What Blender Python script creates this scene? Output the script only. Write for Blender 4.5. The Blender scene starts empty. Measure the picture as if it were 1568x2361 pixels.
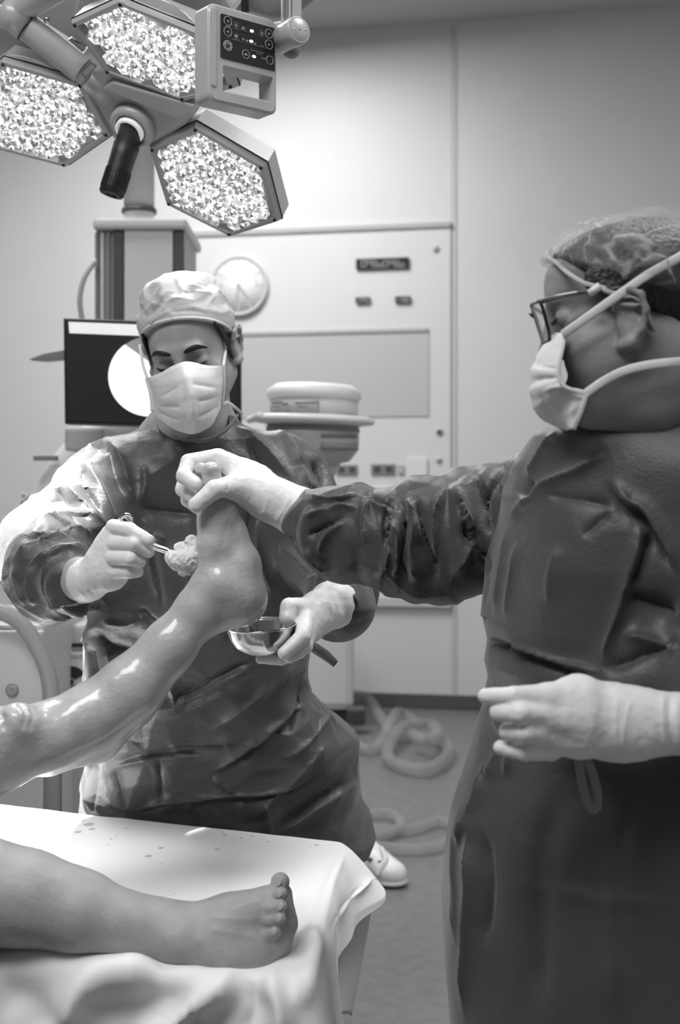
import bpy, bmesh, math, random
import numpy as np
from mathutils import Vector, Matrix
random.seed(7)
SC = bpy.context.scene
COL = SC.collection
F = 2951.0          # focal length in pixels of the 1568 x 2361 frame (45 mm)
CAMZ = 1.20
# ------------------------------------------------------------------ camera
cd = bpy.data.cameras.new('camera'); cam = bpy.data.objects.new('camera', cd); COL.objects.link(cam)
cam.location = (0, 0, CAMZ); cam.rotation_euler = (math.radians(90), 0, 0)
cd.sensor_fit = 'VERTICAL'; cd.sensor_height = 36.0; cd.sensor_width = 24.0; cd.lens = 45.0
cd.shift_y = -65.5 / 2361.0
cd.clip_start = 0.05
cd.dof.use_dof = True; cd.dof.focus_distance = 2.05; cd.dof.aperture_fstop = 4.5
SC.camera = cam
# ------------------------------------------------------------------ exposure and world
SC.view_settings.view_transform = 'Standard'; SC.view_settings.look = 'None'
SC.view_settings.gamma = 1.0; SC.view_settings.use_curve_mapping = False
SC.view_settings.exposure = 0.0
SC.cycles.use_denoising = True
SC.cycles.max_bounces = 6; SC.cycles.sample_clamp_indirect = 4.0
w = bpy.data.worlds.new('world'); SC.world = w; w.use_nodes = True
w.node_tree.nodes['Background'].inputs[0].default_value = (0.8, 0.8, 0.8, 1)
w.node_tree.nodes['Background'].inputs[1].default_value = 0.06

def P(px, py, d):
    return np.array([(px - 784.0) * d / F, d, CAMZ - (py - 1115.0) * d / F])

def lamp_area(name, loc, target, sx, sy, power, spread=180):
    l = bpy.data.lights.new(name, 'AREA'); l.shape = 'RECTANGLE'; l.size = sx; l.size_y = sy; l.energy = power
    l.spread = math.radians(spread)
    o = bpy.data.objects.new(name, l); COL.objects.link(o); o.location = loc
    o.rotation_euler = (Vector(target) - Vector(loc)).to_track_quat('-Z', 'Y').to_euler()
    return o
def lamp_spot(name, loc, target, power, angle, blend=0.5, radius=0.1):
    l = bpy.data.lights.new(name, 'SPOT'); l.energy = power; l.spot_size = math.radians(angle); l.spot_blend = blend
    l.shadow_soft_size = radius
    o = bpy.data.objects.new(name, l); COL.objects.link(o); o.location = loc
    o.rotation_euler = (Vector(target) - Vector(loc)).to_track_quat('-Z', 'Y').to_euler()
    return o
# ceiling light fields of the theatre (down-facing) plus two unseen fill lamps, right and near
CEIL = 3.66
lamp_area('ceiling_light_rear', (-1.0, 5.4, CEIL - 0.03), (-0.9, 5.2, 0), 2.0, 1.0, 112)
lamp_area('fill_light_right', (1.2, 2.4, CEIL - 0.03), (1.0, 2.4, 0), 1.2, 1.2, 30, 100)  # added under the ceiling to brighten the lamp heads' right sides
lamp_area('ceiling_light_middle', (-1.1, 3.5, CEIL - 0.03), (-1.1, 3.5, 0), 1.2, 1.2, 25, 140)
lamp_area('fill_light_near', (-0.9, 0.5, CEIL - 0.03), (-0.35, 1.9, 0.8), 2.0, 1.4, 66, 120)  # unseen front fill tilted towards the table, brightens face and legs
# second surgical lamp, above the frame on the left, its beam on the near shoulder, the arm and the table's left part
lamp_spot('surgical_beam_left', (-0.95, 1.80, 2.95), (-0.645, 2.36, 1.08), 2400, 14.0, 0.15, 0.05)

# ------------------------------------------------------------------ noise
_rng = np.random.RandomState(3)
_perm = _rng.permutation(256); _perm = np.concatenate([_perm, _perm, _perm])
_g = _rng.normal(size=(256, 3)); _g /= np.linalg.norm(_g, axis=1)[:, None]
def perlin(p):
    p = np.asarray(p, dtype=np.float64); i = np.floor(p).astype(int); f = p - i; i &= 255
    u = f * f * f * (f * (f * 6 - 15) + 10)
    r = 0
    for dx in (0, 1):
        for dy in (0, 1):
            for dz in (0, 1):
                h = _perm[_perm[_perm[i[:, 0] + dx] + i[:, 1] + dy] + i[:, 2] + dz]
                g = _g[h]
                d = (g * (f - np.array([dx, dy, dz]))).sum(1)
                wt = (u[:, 0] if dx else 1 - u[:, 0]) * (u[:, 1] if dy else 1 - u[:, 1]) * (u[:, 2] if dz else 1 - u[:, 2])
                r = r + wt * d
    return r * 1.5
def worley(p):
    """distance to the nearest and second nearest jittered cell point"""
    i = np.floor(p).astype(int)
    a = np.full(len(p), 9.0); b = np.full(len(p), 9.0)
    for dx in (-1, 0, 1):
        for dy in (-1, 0, 1):
            for dz in (-1, 0, 1):
                c = i + np.array([dx, dy, dz]); k = c & 255
                h = _perm[_perm[_perm[k[:, 0]] + k[:, 1]] + k[:, 2]]
                q = c + 0.5 + 0.45 * _g[h]
                d = np.sqrt(((p - q) ** 2).sum(1))
                b = np.minimum(b, np.maximum(a, d)); a = np.minimum(a, d)
    return a, b

# ------------------------------------------------------------------ signed distance modelling
def N(v):
    v = np.asarray(v, float); return v / np.linalg.norm(v)
class Prim:
    def __init__(s, fn, k=0.0, sub=False): s.fn = fn; s.k = k; s.sub = sub
def cap(a, b, ra, rb=None, k=0.01, sub=False, flat=None):
    """tapered capsule; flat=(axis, factor) squeezes it along a direction"""
    a = np.asarray(a, float); b = np.asarray(b, float); rb = ra if rb is None else rb
    M = None; sc = 1.0
    if flat is not None:
        ax = N(flat[0]); M = np.eye(3) + (1.0 / flat[1] - 1.0) * np.outer(ax, ax); sc = min(1.0, flat[1])
    def fn(p):
        q = p - a; ba = b - a
        if M is not None: q = q @ M.T; ba = M @ ba
        t = np.clip((q @ ba) / max(ba @ ba, 1e-12), 0, 1)
        return (np.linalg.norm(q - t[:, None] * ba, axis=1) - (ra + (rb - ra) * t)) * sc
    return Prim(fn, k, sub)
def ell(c, r, R=None, k=0.01, sub=False):
    c = np.asarray(c, float); r = np.asarray(r, float)
    def fn(p):
        q = p - c
        if R is not None: q = q @ R      # R columns are the local axes in world space
        k0 = np.linalg.norm(q / r, axis=1); k1 = np.linalg.norm(q / (r * r), axis=1)
        return k0 * (k0 - 1.0) / np.maximum(k1, 1e-9)
    return Prim(fn, k, sub)
def rbox(c, h, R, rad, k=0.0, sub=False):
    c = np.asarray(c, float); h = np.asarray(h, float)
    def fn(p):
        q = np.abs((p - c) @ R) - (h - rad)
        return np.linalg.norm(np.maximum(q, 0), axis=1) + np.minimum(q.max(1), 0) - rad
    return Prim(fn, k, sub)
def loft(rows, k=0.02):
    """rows: (z, x0, x1, y0, y1) elliptical slices, z descending or ascending"""
    rows = sorted(rows); z = np.array([r[0] for r in rows]); A = np.array([r[1:] for r in rows])
    def fn(p):
        v = [np.interp(p[:, 2], z, A[:, j]) for j in range(4)]
        cx = (v[0] + v[1]) / 2; a = (v[1] - v[0]) / 2; cy = (v[2] + v[3]) / 2; b = (v[3] - v[2]) / 2
        e = 2.3
        qx = np.abs(p[:, 0] - cx) / a; qy = np.abs(p[:, 1] - cy) / b
        d = ((qx ** e + qy ** e) ** (1 / e) - 1) * np.minimum(a, b) * 0.9
        return np.maximum(d, np.maximum(z[0] - p[:, 2], p[:, 2] - z[-1]))
    return Prim(fn, k)
def torus(c, ax, R_, r, k=0.01):
    c = np.asarray(c, float); ax = N(ax)
    def fn(p):
        q = p - c; h = q @ ax; w = np.sqrt(np.maximum((q * q).sum(1) - h * h, 0))
        return np.sqrt((w - R_) ** 2 + h * h) - r
    return Prim(fn, k)
def half(n, c, k=0.004, sub=True):
    """removes the side that the normal points to"""
    n = N(n); c = np.asarray(c, float)
    return Prim(lambda p: -((p - c) @ n) , k, sub)
def field(prims):
    def fn(p):
        d = None
        for q in prims:
            e = q.fn(p)
            if d is None: d = e; continue
            if q.sub:
                e = -e
                h = np.maximum(q.k - np.abs(d - e), 0) / max(q.k, 1e-9)
                d = np.maximum(d, e) + h * h * q.k * 0.25
            else:
                h = np.maximum(q.k - np.abs(d - e), 0) / max(q.k, 1e-9)
                d = np.minimum(d, e) - h * h * q.k * 0.25
        return d
    return fn
def grad(fn, p, e=1e-3):
    g = np.stack([fn(p + np.eye(3)[i] * e) - fn(p - np.eye(3)[i] * e) for i in range(3)], 1) / (2 * e)
    return g
def nets(prims, lo, hi, h):
    fn = field(prims) if isinstance(prims, list) else prims
    lo = np.asarray(lo, float); hi = np.asarray(hi, float); B = 10
    nb = np.ceil((hi - lo) / (h * B)).astype(int); n = nb * B + 1
    val = np.full(n, 1.0, dtype=np.float32)
    bi = np.stack(np.meshgrid(*[np.arange(m) for m in nb], indexing='ij'), -1).reshape(-1, 3)
    cen = lo + (bi + 0.5) * B * h
    dc = np.concatenate([fn(cen[i:i + 100000]) for i in range(0, len(cen), 100000)])
    rad = B * h * 0.87
    near = np.abs(dc) < rad * 1.6 + 0.02
    for (i, j, k) in bi[~near & (dc < 0)]:
        val[i * B:(i + 1) * B + 1, j * B:(j + 1) * B + 1, k * B:(k + 1) * B + 1] = -1
    ar = np.arange(B + 1); loc = np.stack(np.meshgrid(ar, ar, ar, indexing='ij'), -1).reshape(-1, 3)
    nbk = bi[near]
    for s in range(0, len(nbk), 150):
        ch = nbk[s:s + 150]
        pts = (lo + (ch[:, None, :] * B + loc[None]) * h).reshape(-1, 3)
        v = fn(pts).reshape(len(ch), B + 1, B + 1, B + 1)
        for c, vv in zip(ch, v):
            i, j, k = c * B; val[i:i + B + 1, j:j + B + 1, k:k + B + 1] = vv
    s = val < 0
    s[0], s[-1], s[:, 0], s[:, -1], s[:, :, 0], s[:, :, -1] = False, False, False, False, False, False
    val = np.where(s, np.minimum(val, -1e-5), np.maximum(val, 1e-5))
    cnt = np.zeros(np.array(s.shape) - 1, dtype=np.int8)
    for a in (0, 1):
        for b in (0, 1):
            for c in (0, 1):
                cnt += s[a:s.shape[0] - 1 + a, b:s.shape[1] - 1 + b, c:s.shape[2] - 1 + c]
    act = np.argwhere((cnt > 0) & (cnt < 8))
    idx = -np.ones(cnt.shape, dtype=np.int64); idx[tuple(act.T)] = np.arange(len(act))
    acc = np.zeros((len(act), 3)); m = np.zeros(len(act))
    cs = [(a, b, c) for a in (0, 1) for b in (0, 1) for c in (0, 1)]
    for a in cs:
        for ax in range(3):
            if a[ax]: continue
            b = list(a); b[ax] = 1
            va = val[tuple((act + a).T)]; vb = val[tuple((act + b).T)]
            ok = (va < 0) != (vb < 0)
            t = np.where(ok, va / np.where(ok, va - vb, 1), 0)
            q = np.array(a, float)[None] + np.eye(3)[ax][None] * t[:, None]
            acc += q * ok[:, None]; m += ok
    V = lo + (act + acc / np.maximum(m, 1)[:, None]) * h
    quads = []
    for ax in range(3):
        u, v = (ax + 1) % 3, (ax + 2) % 3
        sl0 = [slice(None)] * 3; sl1 = [slice(None)] * 3; sl0[ax] = slice(0, -1); sl1[ax] = slice(1, None)
        e = np.argwhere(s[tuple(sl0)] != s[tuple(sl1)])
        e = e[(e[:, u] > 0) & (e[:, v] > 0) & (e[:, u] < s.shape[u] - 1) & (e[:, v] < s.shape[v] - 1)]
        ins = s[tuple(e.T)]
        c = []
        for du, dv in ((-1, -1), (0, -1), (0, 0), (-1, 0)):
            q = e.copy(); q[:, u] += du; q[:, v] += dv; c.append(idx[tuple(q.T)])
        c = np.stack(c, 1)
        c[~ins] = c[~ins][:, ::-1]
        quads.append(c)
    Q = np.concatenate(quads); Q = Q[(Q >= 0).all(1)]
    G = grad(fn, V); gl = np.linalg.norm(G, axis=1); d = fn(V)
    V = V - G * np.clip(d / np.maximum(gl ** 2, 0.05), -h * 0.6, h * 0.6)[:, None]
    return V, Q
def vnormals(V, Q):
    n = np.cross(V[Q[:, 2]] - V[Q[:, 0]], V[Q[:, 3]] - V[Q[:, 1]])
    out = np.zeros_like(V)
    for j in range(4): np.add.at(out, Q[:, j], n)
    return out / np.maximum(np.linalg.norm(out, axis=1), 1e-12)[:, None]
def relax(V, Q, it=1, f=0.5):
    E = np.concatenate([Q[:, [0, 1]], Q[:, [1, 2]], Q[:, [2, 3]], Q[:, [3, 0]]])
    for _ in range(it):
        s = np.zeros_like(V); c = np.zeros(len(V))
        np.add.at(s, E[:, 0], V[E[:, 1]]); np.add.at(s, E[:, 1], V[E[:, 0]])
        np.add.at(c, E[:, 0], 1); np.add.at(c, E[:, 1], 1)
        V = V * (1 - f) + f * s / np.maximum(c, 1)[:, None]
    return V
def subdivide(V, Q):
    E = np.concatenate([Q[:, [0, 1]], Q[:, [1, 2]], Q[:, [2, 3]], Q[:, [3, 0]]]); Es = np.sort(E, axis=1)
    key = Es[:, 0].astype(np.int64) * len(V) + Es[:, 1]; uq, inv = np.unique(key, return_inverse=True); inv = inv.ravel()
    mid = (V[uq // len(V)] + V[uq % len(V)]) / 2; fc = V[Q].mean(1); n = len(Q)
    eo = len(V); fo = eo + len(mid); e = [eo + inv[i * n:(i + 1) * n] for i in range(4)]; f = fo + np.arange(n)
    NV = np.concatenate([V, mid, fc])
    NQ = np.concatenate([np.stack([Q[:, 0], e[0], f, e[3]], 1), np.stack([Q[:, 1], e[1], f, e[0]], 1), np.stack([Q[:, 2], e[2], f, e[1]], 1), np.stack([Q[:, 3], e[3], f, e[2]], 1)])
    return NV, NQ
def project(V):
    return np.stack([784.0 + V[:, 0] / V[:, 1] * F, 1115.0 - (V[:, 2] - CAMZ) / V[:, 1] * F], 1)
def fold(V, Nn, poly, wid, amp, mode='ridge', taper=0.25, asym=1.0, dr=None):
    """push a crease into cloth along a line of the cloth (line given by where it is seen); wid in px, amp in m"""
    poly = np.asarray(poly, float)
    # smooth polyline
    q = [poly[0]]
    for i in range(len(poly) - 1):
        p0 = poly[max(i - 1, 0)]; p1 = poly[i]; p2 = poly[i + 1]; p3 = poly[min(i + 2, len(poly) - 1)]
        for t in (0.25, 0.5, 0.75, 1.0):
            q.append(0.5 * ((2 * p1) + (-p0 + p2) * t + (2 * p0 - 5 * p1 + 4 * p2 - p3) * t * t + (-p0 + 3 * p1 - 3 * p2 + p3) * t ** 3))
    q = np.array(q); S = project(V)
    lo = q.min(0) - wid * 4; hi = q.max(0) + wid * 4
    sel = np.where((S[:, 0] > lo[0]) & (S[:, 0] < hi[0]) & (S[:, 1] > lo[1]) & (S[:, 1] < hi[1]))[0]
    if dr is not None: sel = sel[(V[sel, 1] > dr[0]) & (V[sel, 1] < dr[1])]
    if len(sel) == 0: return
    s = S[sel]; L = np.concatenate([[0], np.cumsum(np.linalg.norm(np.diff(q, axis=0), axis=1))])
    best = np.full(len(sel), 1e9); tt = np.zeros(len(sel)); sd = np.zeros(len(sel))
    for i in range(len(q) - 1):
        ab = q[i + 1] - q[i]; ap = s - q[i]; t = np.clip(ap @ ab / max(ab @ ab, 1e-9), 0, 1)
        dd = np.linalg.norm(ap - t[:, None] * ab, axis=1); sg = np.sign(ab[0] * ap[:, 1] - ab[1] * ap[:, 0])
        b = dd < best; best[b] = dd[b]; sd[b] = (sg * dd)[b]; tt[b] = (L[i] + t[b] * (L[i + 1] - L[i])) / L[-1]
    view = N_rows(np.array([0, 0, CAMZ]) - V[sel]); ff = np.clip((Nn[sel] * view).sum(1) * 2.5, 0, 1)
    env = np.clip(np.minimum(tt, 1 - tt) / max(taper, 1e-3), 0, 1); env = env * env * (3 - 2 * env)
    x = sd / wid
    if mode == 'ridge':
        x = np.where(x > 0, x * asym, x); prof = np.exp(-np.abs(x))
    elif mode == 'step':
        prof = np.sign(x) * np.exp(-np.abs(x)) * (1 - np.exp(-(np.abs(x) * 2.2) ** 1.5)) * 1.1
    elif mode == 'soft':
        prof = np.exp(-x * x)
    V[sel] += Nn[sel] * (amp * prof * env * ff)[:, None]
def N_rows(a): return a / np.maximum(np.linalg.norm(a, axis=1), 1e-12)[:, None]
def crumple(V, Nn, scale, amp, seed=0, stretch=(1, 1, 1), sharp=True, wfn=None):
    p = V * np.array(stretch) / scale + seed * 7.31
    p = p + 0.35 * np.stack([perlin(p * 0.7 + 3), perlin(p * 0.7 + 9), perlin(p * 0.7 + 17)], 1)
    if sharp:
        a, b = worley(p); h = np.minimum(b - a, 0.6) ; h = 0.3 - h
    else: h = perlin(p)
    if wfn is not None: h = h * wfn(V)
    return V + Nn * (amp * h)[:, None]

# ------------------------------------------------------------------ mesh and object helpers
def link(name, me, m, parent=None, smooth=True):
    if m is not None: me.materials.append(m)
    o = bpy.data.objects.new(name, me); COL.objects.link(o)
    if smooth and len(me.polygons): me.polygons.foreach_set('use_smooth', [True] * len(me.polygons))
    if parent is not None:
        o.parent = parent; o.matrix_parent_inverse = parent.matrix_world.inverted()
    return o
def mk(name, V, Q, m, parent=None, smooth=True):
    me = bpy.data.meshes.new(name)
    V = np.asarray(V, dtype=np.float32)
    if isinstance(Q, np.ndarray) and Q.ndim == 2:
        n = len(Q); k = Q.shape[1]
        me.vertices.add(len(V)); me.vertices.foreach_set('co', V.ravel())
        me.loops.add(n * k); me.loops.foreach_set('vertex_index', Q.astype(np.int32).ravel())
        me.polygons.add(n); me.polygons.foreach_set('loop_start', np.arange(0, n * k, k, dtype=np.int32))
        me.update(calc_edges=True); me.validate()
    else:
        me.from_pydata([tuple(map(float, v)) for v in V], [], [tuple(map(int, q)) for q in Q]); me.update()
    return link(name, me, m, parent, smooth)
def bmobj(name, bm, m, parent=None, smooth=False, bevel=0.0):
    if bevel:
        bmesh.ops.bevel(bm, geom=list(bm.edges), offset=bevel, segments=2, affect='EDGES', profile=0.6)
    bmesh.ops.recalc_face_normals(bm, faces=bm.faces)
    me = bpy.data.meshes.new(name); bm.to_mesh(me); bm.free()
    return link(name, me, m, parent, smooth)
def thing(name, label, cat, loc=(0, 0, 0), group=None):
    o = bpy.data.objects.new(name, None); COL.objects.link(o); o.location = loc; o.empty_display_size = 0.05
    bpy.context.view_layer.update()
    tag(o, label, cat, group); return o
def tag(o, label, cat, group=None):
    o['label'] = label; o['category'] = cat
    if group: o['group'] = group
    return o
def struct(o): o['kind'] = 'structure'; return o
def catmull(pts, sub=6):
    pts = np.asarray(pts, float); q = [pts[0]]
    for i in range(len(pts) - 1):
        p0 = pts[max(i - 1, 0)]; p1 = pts[i]; p2 = pts[i + 1]; p3 = pts[min(i + 2, len(pts) - 1)]
        for j in range(1, sub + 1):
            t = j / sub
            q.append(0.5 * ((2 * p1) + (-p0 + p2) * t + (2 * p0 - 5 * p1 + 4 * p2 - p3) * t * t + (-p0 + 3 * p1 - 3 * p2 + p3) * t ** 3))
    return np.array(q)
def tube_mesh(pts, rad, sides=14, sub=6, up=None, flat=1.0, smoothpath=True, closed=False):
    pts = np.asarray(pts, float); rad = np.atleast_1d(np.asarray(rad, float))
    if len(rad) == 1: rad = np.repeat(rad, len(pts))
    if smoothpath and len(pts) > 2:
        c = catmull(np.c_[pts, rad], sub); pts = c[:, :3]; rad = c[:, 3]
    n = len(pts); V = []; Q = []
    T = np.gradient(pts, axis=0); T = N_rows(T)
    u = N(np.cross(T[0], [0, 0, 1])) if abs(T[0][2]) < 0.95 else N(np.cross(T[0], [0, 1, 0]))
    for i in range(n):
        if up is not None: v0 = np.asarray(up, float); u = N(np.cross(T[i], v0))
        else: u = N(u - T[i] * (u @ T[i]))
        v = np.cross(T[i], u)
        for s in range(sides):
            a = 2 * math.pi * s / sides
            V.append(pts[i] + rad[i] * (math.cos(a) * u + flat * math.sin(a) * v))
    for i in range(n - 1):
        for s in range(sides):
            t = (s + 1) % sides
            Q.append((i * sides + s, i * sides + t, (i + 1) * sides + t, (i + 1) * sides + s))
    Q.append(tuple(range(sides - 1, -1, -1))); Q.append(tuple((n - 1) * sides + s for s in range(sides)))
    return V, Q
def tube(name, pts, rad, m, parent=None, **k):
    V, Q = tube_mesh(pts, rad, **k); return mk(name, V, Q, m, parent)
def multitube(name, lst, m, parent=None):
    """several strands that form one part"""
    VV = []; QQ = []
    for args, kw in lst:
        V, Q = tube_mesh(*args, **kw); b = len(VV); VV += list(V); QQ += [tuple(i + b for i in q) for q in Q]
    return mk(name, VV, QQ, m, parent)
def frame(x, y, z): return np.stack([x, y, z], 1)
def box_bm(bm, c, R, h):
    """box with centre c, axes = columns of R, half sizes h"""
    c = np.asarray(c, float); vs = []
    for i in (-1, 1):
        for j in (-1, 1):
            for k in (-1, 1): vs.append(bm.verts.new(c + R @ (np.array([i, j, k]) * np.asarray(h))))
    for f in ((0, 1, 3, 2), (4, 6, 7, 5), (0, 4, 5, 1), (2, 3, 7, 6), (0, 2, 6, 4), (1, 5, 7, 3)): bm.faces.new([vs[i] for i in f])
def box(name, c, R, h, m, parent=None, bevel=0.0):
    bm = bmesh.new(); box_bm(bm, c, R, h); return bmobj(name, bm, m, parent, False, bevel)
def prism_bm(bm, pts, off):
    """polygon (3D points) extruded by vector off"""
    a = [bm.verts.new(p) for p in pts]; b = [bm.verts.new(np.asarray(p) + off) for p in pts]; n = len(pts)
    bm.faces.new(a); bm.faces.new(b[::-1])
    for i in range(n): bm.faces.new((a[i], b[i], b[(i + 1) % n], a[(i + 1) % n]))
def prism(name, pts, off, m, parent=None, bevel=0.0):
    bm = bmesh.new(); prism_bm(bm, pts, np.asarray(off)); return bmobj(name, bm, m, parent, False, bevel)
def lathe(name, prof, c, axis, m, parent=None, seg=48, sx=1.0, closed=False):
    """prof: list of (radius, height along axis)"""
    ax = N(axis); u = N(np.cross(ax, [0, 1, 0.01])); v = np.cross(ax, u); V = []; Q = []
    for r, hgt in prof:
        for s in range(seg):
            a = 2 * math.pi * s / seg
            V.append(np.asarray(c) + ax * hgt + max(r, 1e-5) * (math.cos(a) * u * sx + math.sin(a) * v))
    n = len(prof)
    for i in range(n - (0 if closed else 1)):
        for s in range(seg):
            t = (s + 1) % seg; j = (i + 1) % n
            Q.append((i * seg + s, i * seg + t, j * seg + t, j * seg + s))
    return mk(name, V, Q, m, parent)
def autosmooth(o, ang=35):
    me = o.data; bm = bmesh.new(); bm.from_mesh(me)
    for e in bm.edges:
        if len(e.link_faces) == 2 and e.calc_face_angle(0) > math.radians(ang): e.smooth = False
    bm.to_mesh(me); bm.free(); return o

# ------------------------------------------------------------------ materials
def mat(name, v, rough=0.5, metal=0.0, coat=0.0, coat_rough=0.1, spec=0.5, bump=None, var=None, emit=0.0, alpha=1.0, sss=0.0, sheen=0.0, trans=0.0):
    m = bpy.data.materials.new(name); m.use_nodes = True; nt = m.node_tree; b = nt.nodes['Principled BSDF']
    col = (v, v, v, 1) if not isinstance(v, tuple) else v
    b.inputs['Base Color'].default_value = col; b.inputs['Roughness'].default_value = rough
    b.inputs['Metallic'].default_value = metal; b.inputs['Specular IOR Level'].default_value = spec
    b.inputs['Coat Weight'].default_value = coat; b.inputs['Coat Roughness'].default_value = coat_rough
    b.inputs['Alpha'].default_value = alpha
    if sheen: b.inputs['Sheen Weight'].default_value = sheen
    if sss: b.inputs['Subsurface Weight'].default_value = sss; b.inputs['Subsurface Radius'].default_value = (0.01, 0.01, 0.01); b.inputs['Subsurface Scale'].default_value = 1.0
    if trans: b.inputs['Transmission Weight'].default_value = trans
    if emit: b.inputs['Emission Color'].default_value = (1, 1, 1, 1); b.inputs['Emission Strength'].default_value = emit
    tc = nt.nodes.new('ShaderNodeTexCoord')
    if bump:
        last = None
        for (sc_, st, det) in bump:
            n = nt.nodes.new('ShaderNodeTexNoise'); n.inputs['Scale'].default_value = sc_; n.inputs['Detail'].default_value = det
            nt.links.new(tc.outputs['Object'], n.inputs['Vector'])
            bp = nt.nodes.new('ShaderNodeBump'); bp.inputs['Strength'].default_value = st; bp.inputs['Distance'].default_value = 0.01
            nt.links.new(n.outputs['Fac'], bp.inputs['Height'])
            if last: nt.links.new(last.outputs['Normal'], bp.inputs['Normal'])
            last = bp
        nt.links.new(last.outputs['Normal'], b.inputs['Normal'])
    if var:
        sc_, lo, hi = var
        n = nt.nodes.new('ShaderNodeTexNoise'); n.inputs['Scale'].default_value = sc_; n.inputs['Detail'].default_value = 4
        nt.links.new(tc.outputs['Object'], n.inputs['Vector'])
        r = nt.nodes.new('ShaderNodeMapRange'); r.inputs[1].default_value = 0.3; r.inputs[2].default_value = 0.7
        r.inputs[3].default_value = v * lo; r.inputs[4].default_value = v * hi
        nt.links.new(n.outputs['Fac'], r.inputs[0]); nt.links.new(r.outputs[0], b.inputs['Base Color'])
    return m
M = dict(
    wall=mat('wall_panel_grey', 0.66, 0.45, var=(1.5, 0.97, 1.02)),
    ceil=mat('ceiling_paint', 0.5, 0.8, var=(2, 0.97, 1.03)),
    seam=mat('seam_grey', 0.54, 0.5),
    rail=mat('rail_grey', 0.42, 0.5),
    floor=mat('vinyl_floor', 0.155, 0.38, bump=[(300, 0.08, 3)], var=(26, 0.82, 1.12)),
    skirt=mat('skirting_dark', 0.09, 0.5),
    gown=mat('gown_fabric', 0.062, 0.42, spec=0.42, sheen=0.15, bump=[(260, 0.12, 3), (28, 0.25, 4)], var=(9, 0.85, 1.15)),
    gown_b=mat('gown_fabric_matte', 0.056, 0.48, spec=0.4, sheen=0.2, bump=[(260, 0.12, 3), (14, 0.25, 4)], var=(5, 0.9, 1.1)),
    glove=mat('latex_glove', 0.80, 0.42, spec=0.35, bump=[(90, 0.08, 4)], var=(40, 0.95, 1.02)),
    skin_b=mat('skin_helper', 0.24, 0.5, spec=0.35, bump=[(220, 0.12, 4)], var=(30, 0.88, 1.12)),
    skin=mat('skin', 0.35, 0.5, spec=0.4, bump=[(220, 0.12, 4)], var=(30, 0.88, 1.12)),
    skin_wet=mat('skin_patient_wet', 0.47, 0.42, coat=0.6, coat_rough=0.12, spec=0.4, bump=[(45, 0.05, 3), (150, 0.14, 3)], var=(22, 0.85, 1.12)),
    skin_dry=mat('skin_patient', 0.37, 0.55, spec=0.35, bump=[(200, 0.10, 3)], var=(22, 0.86, 1.1)),
    mask=mat('mask_fabric', 0.72, 0.75, spec=0.2, bump=[(420, 0.08, 2), (18, 0.2, 2)]),
    cap=mat('cap_fabric', 0.54, 0.7, spec=0.25, bump=[(300, 0.1, 2), (22, 0.45, 4)], var=(20, 0.85, 1.08)),
    hair=mat('dark_hair', 0.018, 0.45, bump=[(160, 0.5, 3)]),
    white=mat('white_plastic', 0.72, 0.4),
    offwhite=mat('offwhite_enamel', 0.62, 0.4),
    lampbody=mat('lamp_enamel', 0.46, 0.32, spec=0.5, coat=0.2, bump=[(200, 0.03, 2)]),
    lampbezel=mat('lamp_bezel', 0.30, 0.35),
    black=mat('black_plastic', 0.012, 0.35),
    blackgrip=mat('black_grip', 0.014, 0.45, bump=[(180, 0.06, 3)]),
    steel=mat('polished_steel', 0.62, 0.12, metal=1.0, bump=[(35, 0.03, 2)]),
    brushed=mat('brushed_steel', 0.45, 0.32, metal=1.0),
    grey=mat('mid_grey_plastic', 0.22, 0.45),
    dgrey=mat('dark_grey_plastic', 0.06, 0.45),
    lgrey=mat('light_grey_plastic', 0.45, 0.45),
    screen=mat('screen_dark', 0.012, 0.25, emit=0.0),
    hose=mat('corrugated_hose_grey', 0.36, 0.5, alpha=0.32),
    gauze=mat('gauze', 0.78, 0.9, bump=[(120, 0.5, 4)]),
)
M['led'] = mat('led_emitter', 1.0, 0.3, emit=3.0)
M['lens'] = mat('led_lens_facets', 0.75, 0.16, metal=0.85, emit=0.0)
M['screen_white'] = mat('screen_bright_area', 0.8, 0.4, emit=0.95)
M['screen_bar'] = mat('screen_menu_bar', 0.7, 0.4, emit=0.45)
M['screen_grey'] = mat('screen_grey_area', 0.2, 0.4, emit=0.15)
M['icon'] = mat('panel_icon_print', 0.28, 0.5)
M['led_small'] = mat('indicator_light', 1.0, 0.4, emit=3.0)
# ================================================================== the room
K = -0.195; D0 = 6.93
wx = N([1, K, 0]); wn = N([K, -1, 0]); wz = np.array([0, 0, 1.0]); RW = frame(wx, wz, wn)
def W(px, py, off=0.0):
    """point of the rear wall (or of a plane 'off' metres in front of it) seen in that direction"""
    u = (px - 784.0) / F; dd = D0 - off * math.hypot(1, K)
    d = dd / (1 - K * u)
    return P(px, py, d)
def wallpt(s, z, off=0.0):
    return np.array([0, D0, z]) + wx * s + wn * off
def slab(name, a, b, z0, z1, th, m, off=0.0):
    """wall slab along wx from a to b"""
    c = (wallpt(a, 0) + wallpt(b, 0)) / 2; c = c + wn * (off - th / 2); c[2] = (z0 + z1) / 2
    return struct(box(name, c, RW, ((b - a) / 2, (z1 - z0) / 2, th / 2), m))
SL, SR, NB = -4.0, 2.9, 9.0
slab('wall_back', SL, SR, 0, CEIL, 0.10, M['wall'])
def wallside(name, s, m):
    c = wallpt(s, CEIL / 2) + wn * (NB / 2); return struct(box(name, c, RW, (0.05, CEIL / 2, NB / 2 + 0.1), m))
wallside('wall_left', SL - 0.05, M['wall']); wallside('wall_right', SR + 0.05, M['wall'])
slab('wall_front', SL, SR, 0, CEIL, 0.10, M['wall'], off=NB + 0.1)
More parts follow.
